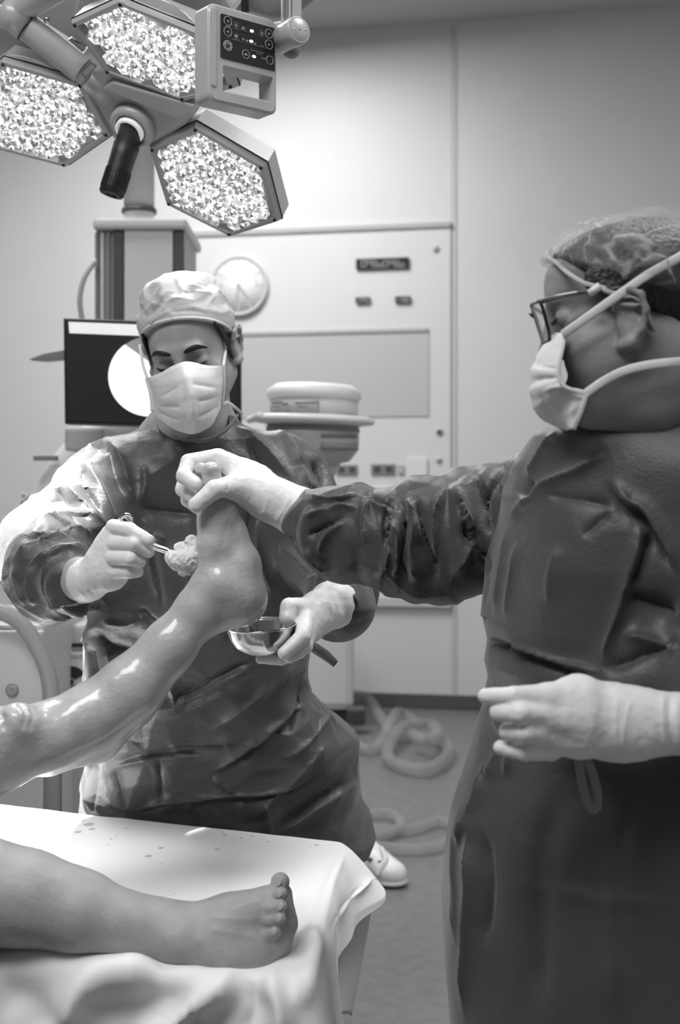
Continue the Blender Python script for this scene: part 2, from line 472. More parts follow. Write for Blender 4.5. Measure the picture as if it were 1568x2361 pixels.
cc = wallpt((SL + SR) / 2, 0) + wn * NB / 2
struct(box('floor', cc + np.array([0, 0, -0.05]), RW, ((SR - SL) / 2 + 0.1, 0.05, NB / 2 + 0.2), M['floor']))
struct(box('ceiling', cc + np.array([0, 0, CEIL + 0.05]), RW, ((SR - SL) / 2 + 0.1, 0.05, NB / 2 + 0.2), M['ceil']))
def wrect(name, x0, y0, x1, y1, off, th, m, parent=None, bevel=0.0):
    """flat box on the rear wall between two seen corners"""
    a = W(x0, y0, off); b = W(x1, y1, off); s0 = a @ wx; s1 = b @ wx
    zt = (W((x0 + x1) / 2, y0, off)[2]); zb = (W((x0 + x1) / 2, y1, off)[2])
    c = (a + b) / 2; c[2] = (zt + zb) / 2
    return box(name, c + wn * th / 2, RW, (abs(s1 - s0) / 2, abs(zt - zb) / 2, th / 2), m, parent, bevel)
sj = W(1045, 900)@wx
c = wallpt(sj, 0); 
so = (wallpt(0, 0)) @ wx
def vstrip(name, px, wpx, z0, z1, th, m):
    s = W(px, 1115) @ wx - so; wd = wpx * 6.8 / F
    p = wallpt(s, (z0 + z1) / 2, th / 2); return struct(box(name, p, RW, (wd / 2, (z1 - z0) / 2, th / 2), m))
vstrip('trim_1', 1046, 13, 0.0, CEIL - 0.02, 0.006, M['seam'])
b0 = struct(box('baseboard_back', wallpt((SL + SR) / 2, 0.04, 0.01), RW, ((SR - SL) / 2, 0.035, 0.01), M['skirt']))
# built-in equipment panel of the rear wall
pan = thing('wall_equipment_panel', 'large pale equipment panel set into the rear wall with grey rails, displays and sockets', 'wall panel', tuple(W(740, 1385, 0)))
zt = W(740, 524)[2]; zb = W(740, 1382)[2]
sa = W(428, 1000) @ wx - so; sb = W(1040, 1000) @ wx - so
c = wallpt((sa + sb) / 2, (zt + zb) / 2, 0.008)
box('panel_board', c, RW, ((sb - sa) / 2, (zt - zb) / 2, 0.008), M['wall'], pan, 0.002)
def prail(name, zpy, x0, x1, hpx, m, off=0.016, th=0.014):
    z = W(784, zpy)[2]; a = W(x0, 900) @ wx - so; b = W(x1, 900) @ wx - so
    return box(name, wallpt((a + b) / 2, z, off + th / 2), RW, ((b - a) / 2, hpx * 6.8 / F / 2, th / 2), m, pan, 0.002)
prail('top_rail', 529, 425, 1040, 12, M['rail'])
prail('shelf_rail', 766, 545, 988, 9, M['rail'])
prail('bottom_rail', 1385, 545, 1040, 20, M['seam'])
z0 = W(784, 772)[2]; z1 = W(784, 962)[2]; a = W(540, 900) @ wx - so; b = W(990, 900) @ wx - so
box('grey_inset', wallpt((a + b) / 2, (z0 + z1) / 2, 0.019), RW, ((b - a) / 2, (z0 - z1) / 2, 0.003), mat('inset_grey', 0.50, 0.35), pan)
def disp(name, label, x0, y0, x1, y1, m, th=0.02, digits=None, group=None):
    o = thing(name, label, 'display' if 'display' in name else 'socket', tuple(W((x0 + x1) / 2, y1, 0.017)), group)
    wrect('casing', x0, y0, x1, y1, 0.0165, th, m, o, 0.002)
    if digits:
        n = digits; bm = bmesh.new()
        for i in range(n):
            xx = x0 + (x1 - x0) * (0.08 + 0.84 * (i + 0.5) / n); h = (y1 - y0) * 0.30; wd = (x1 - x0) * 0.30 / n
            for (dx, dy, sx_, sy_) in ((0, -h, wd, 1.1), (0, 0, wd, 1.1), (0, h, wd, 1.1), (-wd, -h / 2, 1.1, h / 2), (wd, -h / 2, 1.1, h / 2), (-wd, h / 2, 1.1, h / 2), (wd, h / 2, 1.1, h / 2)):
                if (i * 5 + int(dx) + int(dy)) % 4 == 0: continue
                cc_ = W(xx + dx, (y0 + y1) / 2 + dy, 0.0165 + th)
                box_bm(bm, cc_, RW, (sx_ * 6.8 / F, sy_ * 6.8 / F, 0.001))
        bmobj('digit_segments', bm, M['icon'], o)
    return o
disp('timer_display', 'long black digital display at the upper right of the wall panel', 822, 596, 943, 620, M['black'], digits=8)
disp('small_display', 'small black display below the long display, the left of two', 821, 686, 854, 699, M['black'], digits=3)
disp('small_display', 'small black display below the long display, the right of two', 912, 684, 947, 698, M['black'], digits=3)
def socket(label, x0, y0, x1, y1, m, hole=None):
    o = thing('wall_socket', label, 'socket', tuple(W((x0 + x1) / 2, y1, 0.017)))
    wrect('faceplate', x0, y0, x1, y1, 0.0165, 0.012, m, o, 0.002)
    if hole:
        for i in range(hole):
            xx = x0 + (x1 - x0) * (i + 0.5) / hole; hw = (x1 - x0) * 0.28 / hole; hy = (y1 - y0) * 0.25
            wrect('outlet', xx - hw, (y0 + y1) / 2 - hy, xx + hw, (y0 + y1) / 2 + hy, 0.028, 0.004, M['dgrey'], o)
socket('dark grey socket strip low on the panel beside the white drum housing', 776, 1072, 824, 1093, M['grey'], 2)
socket('dark grey socket strip between the other dark strip and the white socket', 856, 1070, 911, 1093, M['grey'], 2)
socket('white square wall socket low at the right of the panel', 940, 1056, 986, 1101, M['white'])
socket('white socket just above the outstretched sleeve, left one', 862, 1122, 902, 1152, M['white'])
socket('white socket just above the outstretched sleeve, right one', 938, 1122, 982, 1152, M['white'])
socket('narrow grey switch plate beside the dark socket strip', 917, 1072, 932, 1092, M['lgrey'])
def knob(name, label, px, py, r, m):
    o = thing(name, label, 'lock', tuple(W(px, py, 0.016)))
    lathe('rim', [(0.001, 0.0), (r, 0.0), (r, 0.006), (r * 0.8, 0.010), (0.001, 0.011)], W(px, py, 0.016), wn, M['seam'], o, 24)
    lathe('slot_disc', [(0.001, 0.010), (r * 0.6, 0.011), (r * 0.5, 0.014), (0.001, 0.015)], W(px, py, 0.016), wn, m, o, 20)
knob('panel_lock', 'small round lock at the top right corner of the wall panel', 1005, 574, 0.020, M['rail'])
knob('panel_lock', 'dark round lock at the right edge of the panel, upper of the lower two', 1013, 995, 0.021, M['dgrey'])
knob('panel_lock', 'grey round lock at the right edge of the panel, the lowest', 1012, 1060, 0.018, M['rail'])
# clock
ck = thing('wall_clock', 'round white analogue clock on the wall panel behind the capped head', 'clock', tuple(W(553, 660, 0.017)))
cp = W(553, 660, 0.017); r = 68 * 7.03 / F
lathe('clock_case', [(0.001, 0.0), (r, 0.0), (r * 1.02, 0.02), (r, 0.032), (r * 0.93, 0.03), (r * 0.92, 0.022), (0.001, 0.021)], cp, wn, M['offwhite'], ck, 64)
lathe('clock_dial', [(0.001, 0.0225), (r * 0.9, 0.0225), (r * 0.9, 0.0235), (0.001, 0.0236)], cp, wn, mat('dial_white', 0.8, 0.4), ck, 64)
bm = bmesh.new()
for i in range(12):
    a = i * math.pi / 6; dv = math.sin(a) * wx + math.cos(a) * wz; pv = np.cross(wn, dv)
    box_bm(bm, cp + dv * r * 0.80 + wn * 0.025, frame(pv, dv, wn), (0.004, 0.013, 0.001))
for i in range(60):
    a = i * math.pi / 30; dv = math.sin(a) * wx + math.cos(a) * wz; pv = np.cross(wn, dv)
    box_bm(bm, cp + dv * r * 0.88 + wn * 0.025, frame(pv, dv, wn), (0.0012, 0.004, 0.001))
bmobj('hour_marks', bm, M['seam'], ck)
bm = bmesh.new()
for nme, ang, ln, wd in (('hour_hand', 142, 0.60, 0.007), ('minute_hand', 190, 0.80, 0.005)):
    a = math.radians(ang); dv = math.sin(a) * wx + math.cos(a) * wz; pv = np.cross(wn, dv)
    box(nme, cp + dv * r * ln * 0.42 + wn * 0.0275, frame(pv, dv, wn), (wd, r * ln / 2, 0.0012), M['rail'], ck)
bm.free()
def text_mesh(name, s, size, c, R, m, parent, align='CENTER', depth=0.0004):
    cu = bpy.data.curves.new(name, 'FONT'); cu.body = s; cu.size = size; cu.align_x = align; cu.align_y = 'CENTER'; cu.extrude = depth
    ob = bpy.data.objects.new(name, cu); COL.objects.link(ob)
    dg = bpy.context.evaluated_depsgraph_get(); me = bpy.data.meshes.new_from_object(ob.evaluated_get(dg))
    bpy.data.objects.remove(ob)
    me.transform(Matrix(((R[0][0], R[0][1], R[0][2], c[0]), (R[1][0], R[1][1], R[1][2], c[1]), (R[2][0], R[2][1], R[2][2], c[2]), (0, 0, 0, 1))))
    me.materials.clear()
    return link(name, me, m, parent, False)
# clock numerals on the dial
nums = []
for i in range(1, 13):
    a = i * math.pi / 6; dv = math.sin(a) * wx + math.cos(a) * wz
    text_mesh('numeral', str(i), 0.045, cp + dv * r * 0.62 + wn * 0.0245, frame(wx, wz, wn), M['seam'], ck)

# ceiling pendant: column, cap and pole
def vbox(name, x0, y0, x1, y1, d, th, m, parent=None, bevel=0.0, yaw=0.0, ddepth=0.0):
    a = P(x0, y0, d); b = P(x1, y1, d); c = (a + b) / 2 + np.array([0, ddepth + th / 2, 0])
    cs, sn = math.cos(yaw), math.sin(yaw); R = np.array([[cs, 0, -sn], [sn, 0, cs], [0, 1, 0]])
    return box(name, c, R, (abs(b[0] - a[0]) / 2, abs(a[2] - b[2]) / 2, th / 2), m, parent, bevel)
pen = thing('ceiling_pendant', 'pale ceiling-hung supply column with dark vertical strips behind the monitor', 'supply column', tuple(P(322, 735, 3.95)))
vbox('column_body', 222, 522, 424, 745, 3.9, 0.34, M['lgrey'], pen, 0.006)
vbox('top_cap', 213, 503, 430, 527, 3.86, 0.42, M['offwhite'], pen, 0.01)
vbox('dark_strip', 261, 530, 283, 745, 3.885, 0.014, M['dgrey'], pen)
vbox('dark_strip', 402, 530, 424, 745, 3.885, 0.014, M['dgrey'], pen)
vbox('front_panel', 287, 530, 398, 745, 3.88, 0.02, M['wall'], pen, 0.002)
for xx in (219, 232, 246):
    vbox('side_rail', xx, 536, xx + 7, 745, 3.885, 0.014, M['grey'] if xx != 232 else M['offwhite'], pen)
pt = P(321, 500, 4.05)
lathe('ceiling_pole', [(0.001, 0), (0.048, 0), (0.048, CEIL - pt[2]), (0.001, CEIL - pt[2])], pt, (0, 0, 1), M['lgrey'], pen, 32)
lathe('pole_collar', [(0.02, 0.0), (0.055, 0.0), (0.055, 0.014), (0.02, 0.014)], pt + np.array([0, 0, 0.01]), (0, 0, 1), M['dgrey'], pen, 32)
tube('cable', [P(222, 600, 3.85), P(195, 640, 3.84), P(184, 690, 3.84), P(190, 740, 3.85)], 0.008, M['lgrey'], pen)
# monitor with its carrying arm
MD = 3.4
mo = thing('monitor', 'wide black flat monitor showing a bright white disc behind the left surgeon', 'monitor', tuple(P(350, 980, MD)))
R0 = frame(N([1, 0.03, -0.03]), N([0.03, 0, 1]), N(np.cross(N([1, 0.03, -0.03]), N([0.03, 0, 1]))))
def mp(px, py, o=0.0): return P(px, py, MD - o + (px - 350) * MD / F * 0.03)
prism('monitor_housing', [mp(146, 733), mp(555, 748), mp(555, 992), mp(149, 978)], (0, 0.045, 0), M['black'], mo, 0.004)
prism('screen', [mp(154, 741, 0.003), mp(549, 756, 0.003), mp(549, 984, 0.003), mp(157, 970, 0.003)], (0, 0.002, 0), mat('screen_dark_lit', 0.012, 0.3, emit=0.006), mo)
sc_ = [(345 + 95 * math.cos(t), 868 + 92 * math.sin(t)) for t in np.linspace(0, 2 * math.pi, 48, endpoint=False)]
prism('scan_disc', [mp(x, y, 0.0045) for x, y in sc_], (0, 0.001, 0), M['screen_grey'], mo)
t0 = math.radians(-127); t1 = math.radians(20)
ts = np.linspace(t1, 2 * math.pi + t0, 40)
prism('scan_bright_area', [mp(345 + 95 * math.cos(t), 868 + 92 * math.sin(t), 0.006) for t in ts], (0, 0.001, 0), M['screen_white'], mo)
bar = [(158, 742), (546, 757), (546, 783), (160, 768)]
prism('menu_bar', [mp(x, y, 0.006) for x, y in bar], (0, 0.001, 0), M['screen_bar'], mo)
tube('arm', [P(350, 860, MD + 0.06), P(345, 820, MD + 0.25), P(335, 740, 3.9)], 0.03, M['grey'], mo)
prism('tray_handle', [P(65, 828, 3.45), P(100, 815, 3.45), P(150, 806, 3.45), P(150, 826, 3.45), P(100, 830, 3.45)], (0, 0.06, 0), M['grey'], mo, 0.003)
# stand below monitor (blurred grey pillar left of the sleeve)
# image intensifier: drum on C-arm
DR = 4.1
dr = thing('image_intensifier', 'white round drum housing with a printed label and wide rim beside the wall panel', 'x-ray detector', tuple(P(720, 1070, DR)))
ctr = P(722, 975, DR)
def rr(px): return px * DR / F
def zz(py): return -(py - 975) * DR / F
pr = [(0.001, zz(884)), (rr(88), zz(888)), (rr(108), zz(902)), (rr(109), zz(918)), (rr(103), zz(924))]
lathe('drum_lid', pr + [(0.001, zz(925))], ctr, (0.03, 0, 1), M['white'], dr, 64)
lathe('drum_wall', [(0.001, zz(923)), (rr(103), zz(923)), (rr(103), zz(962)), (0.001, zz(962))], ctr, (0.03, 0, 1), M['offwhite'], dr, 64)
lathe('rim', [(rr(60), zz(958)), (rr(130), zz(960)), (rr(143), zz(968)), (rr(140), zz(976)), (rr(100), zz(982)), (rr(60), zz(982))], ctr, (0.03, 0, 1), M['white'], dr, 72, closed=True)
lathe('lower_housing', [(0.001, zz(980)), (rr(106), zz(980)), (rr(104), zz(992)), (rr(107), zz(1000)), (rr(107), zz(1035)), (rr(86), zz(1062)), (rr(30), zz(1075)), (0.001, zz(1075))], ctr, (0.03, 0, 1), M['lgrey'], dr, 64)
lathe('grey_band', [(rr(100), zz(985)), (rr(108), zz(985)), (rr(108), zz(995)), (rr(100), zz(995))], ctr, (0.03, 0, 1), M['grey'], dr, 64, closed=True)
def drumlabel(x0, x1, y0, y1, m, nm, R_):
    V = []; Q = []; n = 10
    for i in range(n + 1):
        px = x0 + (x1 - x0) * i / n; a = math.asin(max(-0.99, min(0.99, (px - 722) / R_)))
        for y in (y0, y1): V.append(ctr + np.array([rr(R_) * math.sin(a) , -rr(R_ + 1.0) * math.cos(a), zz(y)]))
    for i in range(n): Q.append((2 * i, 2 * i + 2, 2 * i + 3, 2 * i + 1))
    o = mk(nm, V, Q, m, dr); md = o.modifiers.new('s', 'SOLIDIFY'); md.thickness = 0.002; return o
drumlabel(626, 738, 928, 956, mat('label_grey', 0.42, 0.5), 'printed_label', 104)
for (x0_, x1_, y0_, y1_) in ((630, 655, 930, 934), (684, 735, 933, 936), (630, 650, 940, 943), (655, 668, 934, 940), (663, 672, 947, 955), (690, 710, 941, 944), (630, 656, 950, 953)):
    drumlabel(x0_, x1_, y0_, y1_, M['grey'], 'label_print', 105)
for y0_, y1_ in ((1004, 1012), (1024, 1040)):
    drumlabel(742, 822, y0_, y1_, M['grey'], 'cooling_slot', 107)
tube('rim_handle', [P(600, 958, DR - 0.12), P(585, 965, DR - 0.02), P(575, 968, DR + 0.1)], 0.012, M['white'], dr)
tube('carrier_arm', [P(735, 1050, DR), P(700, 1130, DR + 0.1), P(640, 1250, DR + 0.2), P(600, 1450, DR + 0.25), P(590, 1700, DR + .25), [P(590, 1700, DR + .25)[0], DR + .25, 0.0]], 0.075, M['offwhite'], dr)
cbn = thing('floor_cabinet', 'pale rounded floor cabinet against the rear wall beside the coiled hose', 'cabinet', tuple(P(740, 1660, 6.3) * [1, 1, 0]))
vbox('cabinet_body', 640, 1440, 816, 1640, 6.25, 0.4, M['wall'], cbn, 0.04)
vbox('plinth', 650, 1640, 808, 1674, 6.3, 0.3, M['dgrey'], cbn, 0.01)
vbox('outlet_box', 800, 1636, 842, 1672, 6.1, 0.12, M['dgrey'], cbn, 0.01)
# x-ray cart at the left
XC = 3.0
xc = thing('xray_cart', 'grey mobile x-ray cart with curved bumper and radiation sign at the left edge', 'x-ray machine', tuple(P(60, 1900, XC)))
vbox('cart_body', -160, 1440, 100, 2250, XC + 0.02, 0.5, M['lgrey'], xc, 0.01)
vbox('front_plate', -150, 1455, 98, 1760, XC, 0.03, M['lgrey'], xc, 0.006)
tube('bumper', [P(-160, 1400, XC - 0.05), P(-40, 1402, XC - 0.05), P(40, 1430, XC - 0.05), P(90, 1500, XC - 0.05), P(116, 1580, XC - 0.05), P(120, 1700, XC - 0.05), P(118, 1980, XC - 0.05), P(118, 2250, XC - 0.05)], 0.019, M['grey'], xc)
lathe('screw_cover', [(0.001, 0.0), (0.016, 0.0), (0.014, 0.006), (0.006, 0.008), (0.001, 0.004)], P(28, 1592, XC - 0.001), (0, -1, 0), M['grey'], xc, 24)
vbox('side_housing', 100, 1440, 250, 2240, 3.35, 0.4, M['lgrey'], xc, 0.01)
vbox('slot', 118, 1484, 240, 1492, 3.34, 0.02, M['black'], xc)
vbox('lower_dark_panel', 96, 1790, 132, 2200, 3.1, 0.05, M['dgrey'], xc)
vbox('sign_plate', 128, 1505, 232, 1640, 3.33, 0.02, M['offwhite'], xc, 0.001)
# radiation trefoil
tc_ = P(163, 1573, 3.326); bm = bmesh.new()
def tp(r_, a): return tc_ + np.array([r_ * math.cos(a), 0, r_ * math.sin(a)])
for k_ in (60, 180, 300):
    pts = [tp(0.012, math.radians(k_ + a)) for a in (-30, 0, 30)] + [tp(0.042, math.radians(k_ + a)) for a in (30, 15, 0, -15, -30)]
    prism_bm(bm, pts, np.array([0, 0.003, 0]))
prism_bm(bm, [tp(0.0075, math.radians(a)) for a in range(0, 360, 30)], np.array([0, 0.003, 0]))
bmobj('radiation_trefoil', bm, M['black'], xc)
text_mesh('sign_text', 'RADIATION', 0.017, P(178, 1515, 3.326), frame(np.array([1.0, 0, 0]), np.array([0, 0, 1.0]), np.array([0, -1.0, 0])), M['grey'], xc)
# drape-like C-arm arc behind the surgeon's sleeve
ca = thing('c_arm', 'blurred pale curved x-ray arm behind the left surgeon\'s sleeve', 'x-ray arm', tuple(P(60, 1400, 3.7)))
tube('curved_arm', [P(330, 950, 3.9), P(250, 985, 3.85), P(170, 1050, 3.8), P(110, 1140, 3.75), P(70, 1260, 3.7), P(60, 1380, 3.7), P(80, 1480, 3.6)], 0.045, M['offwhite'], ca, flat=0.6, up=(0, 1, 0))
vbox('monitor_stand_foot', 148, 985, 240, 1040, 3.6, 0.2, M['lgrey'], ca, 0.01)
vbox('lever', 76, 1050, 130, 1062, 3.72, 0.03, M['grey'], ca, 0.003)
for i, (bx, by) in enumerate(((61, 1147), (59, 1163), (69, 1164))):
    b = thing('glass_vial', ('small round glass vial beside the sleeve, the upper of three', 'small round glass vial beside the sleeve, the lower left of three', 'small round glass vial beside the sleeve, nearest the fabric')[i], 'vial', tuple(P(bx, by, 3.4)), 'glass vials beside the sleeve')
    q = P(bx, by, 3.4)
    lathe('bottle_end', [(0.001, 0), (0.009, 0.0), (0.009, 0.03), (0.001, 0.03)], q, (0, -1, 0.1), M['lgrey'], b, 20)
    lathe('rim', [(0.006, 0.030), (0.0095, 0.030), (0.0095, 0.034), (0.006, 0.034)], q, (0, -1, 0.1), M['white'], b, 20, closed=True)
vb = thing('vial_holder', 'narrow pale holder under the glass vials', 'holder', tuple(P(63, 1300, 3.42)))
vbox('post', 52, 1172, 74, 1330, 3.4, 0.03, M['lgrey'], vb, 0.003)
# hoses and shoe on the floor
def FL(px, py, r_=0.0):
    d = F * (CAMZ - r_) / (py - 1115.0); return P(px, py, d)
HR = 0.031
def hose(label, pts, rads, group=None):
    o = tag(tube('hose', pts, rads, M['hose'], None, sides=16, sub=8), label, 'hose', group); return o
hose('pale translucent hose coiled in two loops on the floor by the rear wall',
     [FL(812, 1650, .04) + np.array([0, 0, .10]), FL(850, 1640, HR) + np.array([0, 0, .06]), FL(905, 1690, HR), FL(960, 1698, HR), FL(1020, 1710, HR), FL(1033, 1740, HR), FL(985, 1775, HR),
      FL(915, 1762, HR), FL(893, 1735, HR), FL(925, 1700, HR) + np.array([0, 0, .04]), FL(990, 1685, HR) + np.array([0, 0, .03]), FL(1010, 1716, HR) + np.array([0, 0, .05]), FL(985, 1735, HR) + np.array([0, 0, .05]), FL(950, 1720, HR) + np.array([0, 0, .05])], HR * 0.9)
hose('pale hose ending in a bright connector beside the gown hem near the wall',
     [FL(800, 1690, HR) + np.array([0, 0, .02]), FL(830, 1722, HR), FL(870, 1722, HR), FL(905, 1690, HR) + np.array([0, 0, .07]), FL(925, 1672, HR) + np.array([0, 0, .06]), FL(975, 1676, HR)], HR * 0.8)
hose('thin pale hose lying in one loop in the middle of the floor',
     [FL(850, 1925, .02), FL(900, 1922, .02), FL(925, 1895, .02), FL(890, 1875, .02), FL(845, 1885, .02), FL(860, 1910, .03), FL(930, 1915, .02), FL(975, 1905, .02), FL(1010, 1893, .02), FL(1050, 1905, .02)], 0.019)
hose('thin pale hose running straight towards the right gown across the floor',
     [FL(860, 1950, .02), FL(930, 1958, .02), FL(1000, 1954, .02), FL(1055, 1930, .02)], 0.019)
cg = thing('clog', 'white perforated clog standing on the floor behind the drape corner', 'shoe', tuple(FL(890, 2035)))
q = FL(880, 2035); prs = [cap(q + [-.05, .10, .055], q + [.03, -.02, .035], .052, .044, flat=((0, 0, 1), .85)), cap(q + [-.02, 0.03, .06], q + [-.08, .16, .10], .03, .035, k=.03),
    ell(q + [-0.02, .06, .12], (.03, .05, .03), k=.02, sub=True), half((0, 0, -1), q + [0, 0, .012])]
V, Q = nets(prs, q + [-.2, -.12, -.02], q + [.14, .3, .2], 0.005); mk('upper', V, Q, M['white'], cg)
V, Q = nets([cap(q + [-.05, .10, .012], q + [.03, -.02, .012], .058, .05, flat=((0, 0, 1), .25))], q + [-.2, -.12, -.02], q + [.14, .3, .1], 0.005)
V[:, 2] = np.maximum(V[:, 2], 0.0); mk('sole', V, Q, M['lgrey'], cg)
for dx, dz in ((-0.035, .075), (-0.005, .07), (.02, .06)):
    o_ = mk('vent_hole', *nets([ell(q + [dx, -0.025 + (0.02 - dx) * .35, dz - .004], (.008, .006, .007))], q + [dx - .02, -.1, dz - .03], q + [dx + .02, .08, dz + .03], 0.003), M['dgrey'], cg)
tube('strap', [q + [-.015, -.045, .035], q + [.01, -.03, .075], q + [.0, .03, .095]], 0.008, M['offwhite'], cg)
# ================================================================== surgical lamp
NL = N([-0.345, -0.56, -0.755])          # direction the lamp faces
LC = P(357.5, 126.7, 2.22)
def PL(px, py, off=0.0):
    """point of the lamp's front plane (moved by off along the facing direction)"""
    r = P(px, py, 1.0) - np.array([0, 0, CAMZ]); o = np.array([0, 0, CAMZ]); c0 = LC + NL * off
    t = ((c0 - o) @ NL) / (r @ NL); return o + r * t
lamp = thing('surgical_light', 'large ceiling-hung surgical lamp with three hexagonal lit heads, black handle and control panel', 'surgical lamp', tuple(P(305, 270, 2.46)))
HEX = [('upper', [(274, 5), (165, 55), (243, 168), (423, 233), (540, 203), (500, 96)], 0),
       ('left', [(5, 143), (190, 195), (253, 313), (150, 385), (-34, 337), (-97, 219)], 0),
       ('lower', [(449, 293), (345, 342), (385, 472), (530, 545), (640, 510), (607, 385)], 0)]
def inset(pts, f):
    c = np.mean(pts, axis=0); return [c + (np.asarray(p) - c) * f for p in pts]
e1 = N(np.cross(NL, [0, 0, 1])); e2 = np.cross(NL, e1)
lensmats = []
for i_, (em) in enumerate((0.0, 0.09, 0.5)):
    lensmats.append(mat('lens_glass_' + 'abc'[i_], 0.8, 0.12, metal=0.75, emit=em))
rl = random.Random(11)
def lens_mesh(r, kind):
    """faceted reflector cup with its bright emitter"""
    bm = bmesh.new(); n = 6; rings = [(r * 1.0, 0.0), (r * 0.86, -0.35 * r), (r * 0.55, -0.75 * r), (r * 0.22, -0.95 * r)]
    vs = []
    for j, (a, h) in enumerate(rings):
        vs.append([bm.verts.new((a * math.cos((k + 0.5 * (j % 2)) * 2 * math.pi / n), a * math.sin((k + 0.5 * (j % 2)) * 2 * math.pi / n), h + rl.uniform(-.08, .08) * r)) for k in range(n)])
    for j in range(len(rings) - 1):
        for k in range(n):
            a, b = vs[j][k], vs[j][(k + 1) % n]; c, d = vs[j + 1][k], vs[j + 1][(k + 1) % n]
            if j % 2 == 0: f1 = bm.faces.new((a, b, c)); f2 = bm.faces.new((b, d, c))
            else: f1 = bm.faces.new((a, b, d)); f2 = bm.faces.new((a, d, c))
            for f in (f1, f2): f.material_index = rl.choice((0, 0, 1, 1, 2, 2)) if kind else rl.choice((0, 1, 1, 2))
    f = bm.faces.new(vs[-1]); f.material_index = 3
    # bright emitter bead standing in the cup
    g = bmesh.ops.create_uvsphere(bm, u_segments=10, v_segments=8, radius=r * 0.17, matrix=Matrix.Translation((0, 0, -0.5 * r)))
    for v in g['verts']:
        for f in v.link_faces: f.material_index = 3
    bmesh.ops.recalc_face_normals(bm, faces=bm.faces)
    me = bpy.data.meshes.new('led_lens'); bm.to_mesh(me); bm.free()
    for m_ in lensmats: me.materials.append(m_)
    me.materials.append(M['led']); return me
LM = [lens_mesh(0.0158, k % 2) for k in range(6)]
for nm, px, _ in HEX:
    p3 = [PL(x, y) for x, y in px]
    c = np.mean(p3, axis=0)
    # ideal regular hexagon fitted to the corners
    R_ = np.mean([np.linalg.norm(p - c) for p in p3]);
    bm = bmesh.new()
    # housing: front rim, side walls, slightly smaller back
    f = [bm.verts.new(c + (p - c) * 1.0) for p in p3]; g = [bm.verts.new(c + (p - c) * 1.035 - NL * 0.012) for p in p3]
    h = [bm.verts.new(c + (p - c) * 1.02 - NL * 0.052) for p in p3]; k = [bm.verts.new(c + (p - c) * 0.93 - NL * 0.062) for p in p3]
    fi = [bm.verts.new(c + (p - c) * 0.93 + NL * 0.001) for p in p3]; fd = [bm.verts.new(c + (p - c) * 0.925 - NL * 0.02) for p in p3]
    rows = [fd, fi, f, g, h, k]
    for a, b in zip(rows[:-1], rows[1:]):
        for i in range(6): bm.faces.new((a[i], a[(i + 1) % 6], b[(i + 1) % 6], b[i]))
    bm.faces.new(k); bm.faces.new(fd[::-1])
    head = bmobj('lamp_head', bm, M['lampbody'], lamp)
    # dark gasket line round the housing
    loop = [c + (p - c) * 1.037 - NL * 0.013 for p in p3]
    prs = []
    for i in range(6): prs.append((([loop[i], loop[(i + 1) % 6]], [0.0016]), dict(sides=6, smoothpath=False)))
    multitube('gasket', prs, M['black'], head)
    for i in range(6):
        q = c + (p3[i] - c) * 0.955 + NL * 0.0015
        lathe('corner_screw', [(0.001, 0), (0.0035, 0), (0.003, 0.0015), (0.001, 0.002)], q, NL, M['black'], head, 10)
    lathe('reflector_plate', [(0.001, 0), (R_ * 0.80, 0), (R_ * 0.80, .002), (0.001, .002)], c - NL * 0.0195, NL, lensmats[1], head, 36)
    # LED lenses in hexagonal packing
    a1 = N(p3[1] - p3[0]); a2 = np.cross(NL, a1); pitch = 0.0262
    poly = [((p - c) @ a1, (p - c) @ a2) for p in [c + (p - c) * 0.925 for p in p3]]
    def inside(x, y, mrg):
        s = 0
        for i in range(6):
            x0, y0 = poly[i]; x1, y1 = poly[(i + 1) % 6]; nx, ny = (y1 - y0), -(x1 - x0); l = math.hypot(nx, ny)
            dd = ((x - x0) * nx + (y - y0) * ny) / l; s = max(s, 1 if dd * (1 if sgn > 0 else -1) > -mrg else 0)
        return s == 0
    area = sum(poly[i][0] * poly[(i + 1) % 6][1] - poly[(i + 1) % 6][0] * poly[i][1] for i in range(6)); sgn = 1 if area > 0 else -1
    cnt = 0
    for r_ in range(-8, 9):
        for s_ in range(-8, 9):
            x = (s_ + 0.5 * (r_ % 2)) * pitch; y = r_ * pitch * 0.866
            if not inside(x, y, 0.0065): continue
            me = LM[rl.randrange(6)]; o = bpy.data.objects.new('led_lens', me); COL.objects.link(o)
            pos = c + a1 * x + a2 * y - NL * 0.001
            ang = rl.uniform(0, 6.28); u = math.cos(ang) * a1 + math.sin(ang) * a2; v = np.cross(NL, u)
            o.parent = head; o.matrix_world = Matrix(((u[0], v[0], NL[0], pos[0]), (u[1], v[1], NL[1], pos[1]), (u[2], v[2], NL[2], pos[2]), (0, 0, 0, 1)))
            cnt += 1
    L = bpy.data.lights.new('head_beam', 'SPOT'); L.energy = 9; L.spot_size = math.radians(80); L.spot_blend = 0.8; L.shadow_soft_size = 0.13
    lo = bpy.data.objects.new('head_beam', L); COL.objects.link(lo); lo.location = tuple(c + NL * 0.03)
    lo.rotation_euler = Vector(NL).to_track_quat('-Z', 'Y').to_euler()
# carrier body between the heads
pts = [(160, 150), (245, 172), (420, 236), (458, 236), (452, 262), (425, 292), (350, 338), (300, 352), (258, 318), (215, 230)]
prism('carrier_body', [PL(x, y, -0.008) for x, y in pts], -NL * 0.07, M['lampbody'], lamp, 0.008)
prism('carrier_rib', [PL(x, y, 0.004) for x, y in [(235, 205), (258, 190), (448, 245), (438, 262), (405, 274)]], -NL * 0.03, M['lampbody'], lamp, 0.004)
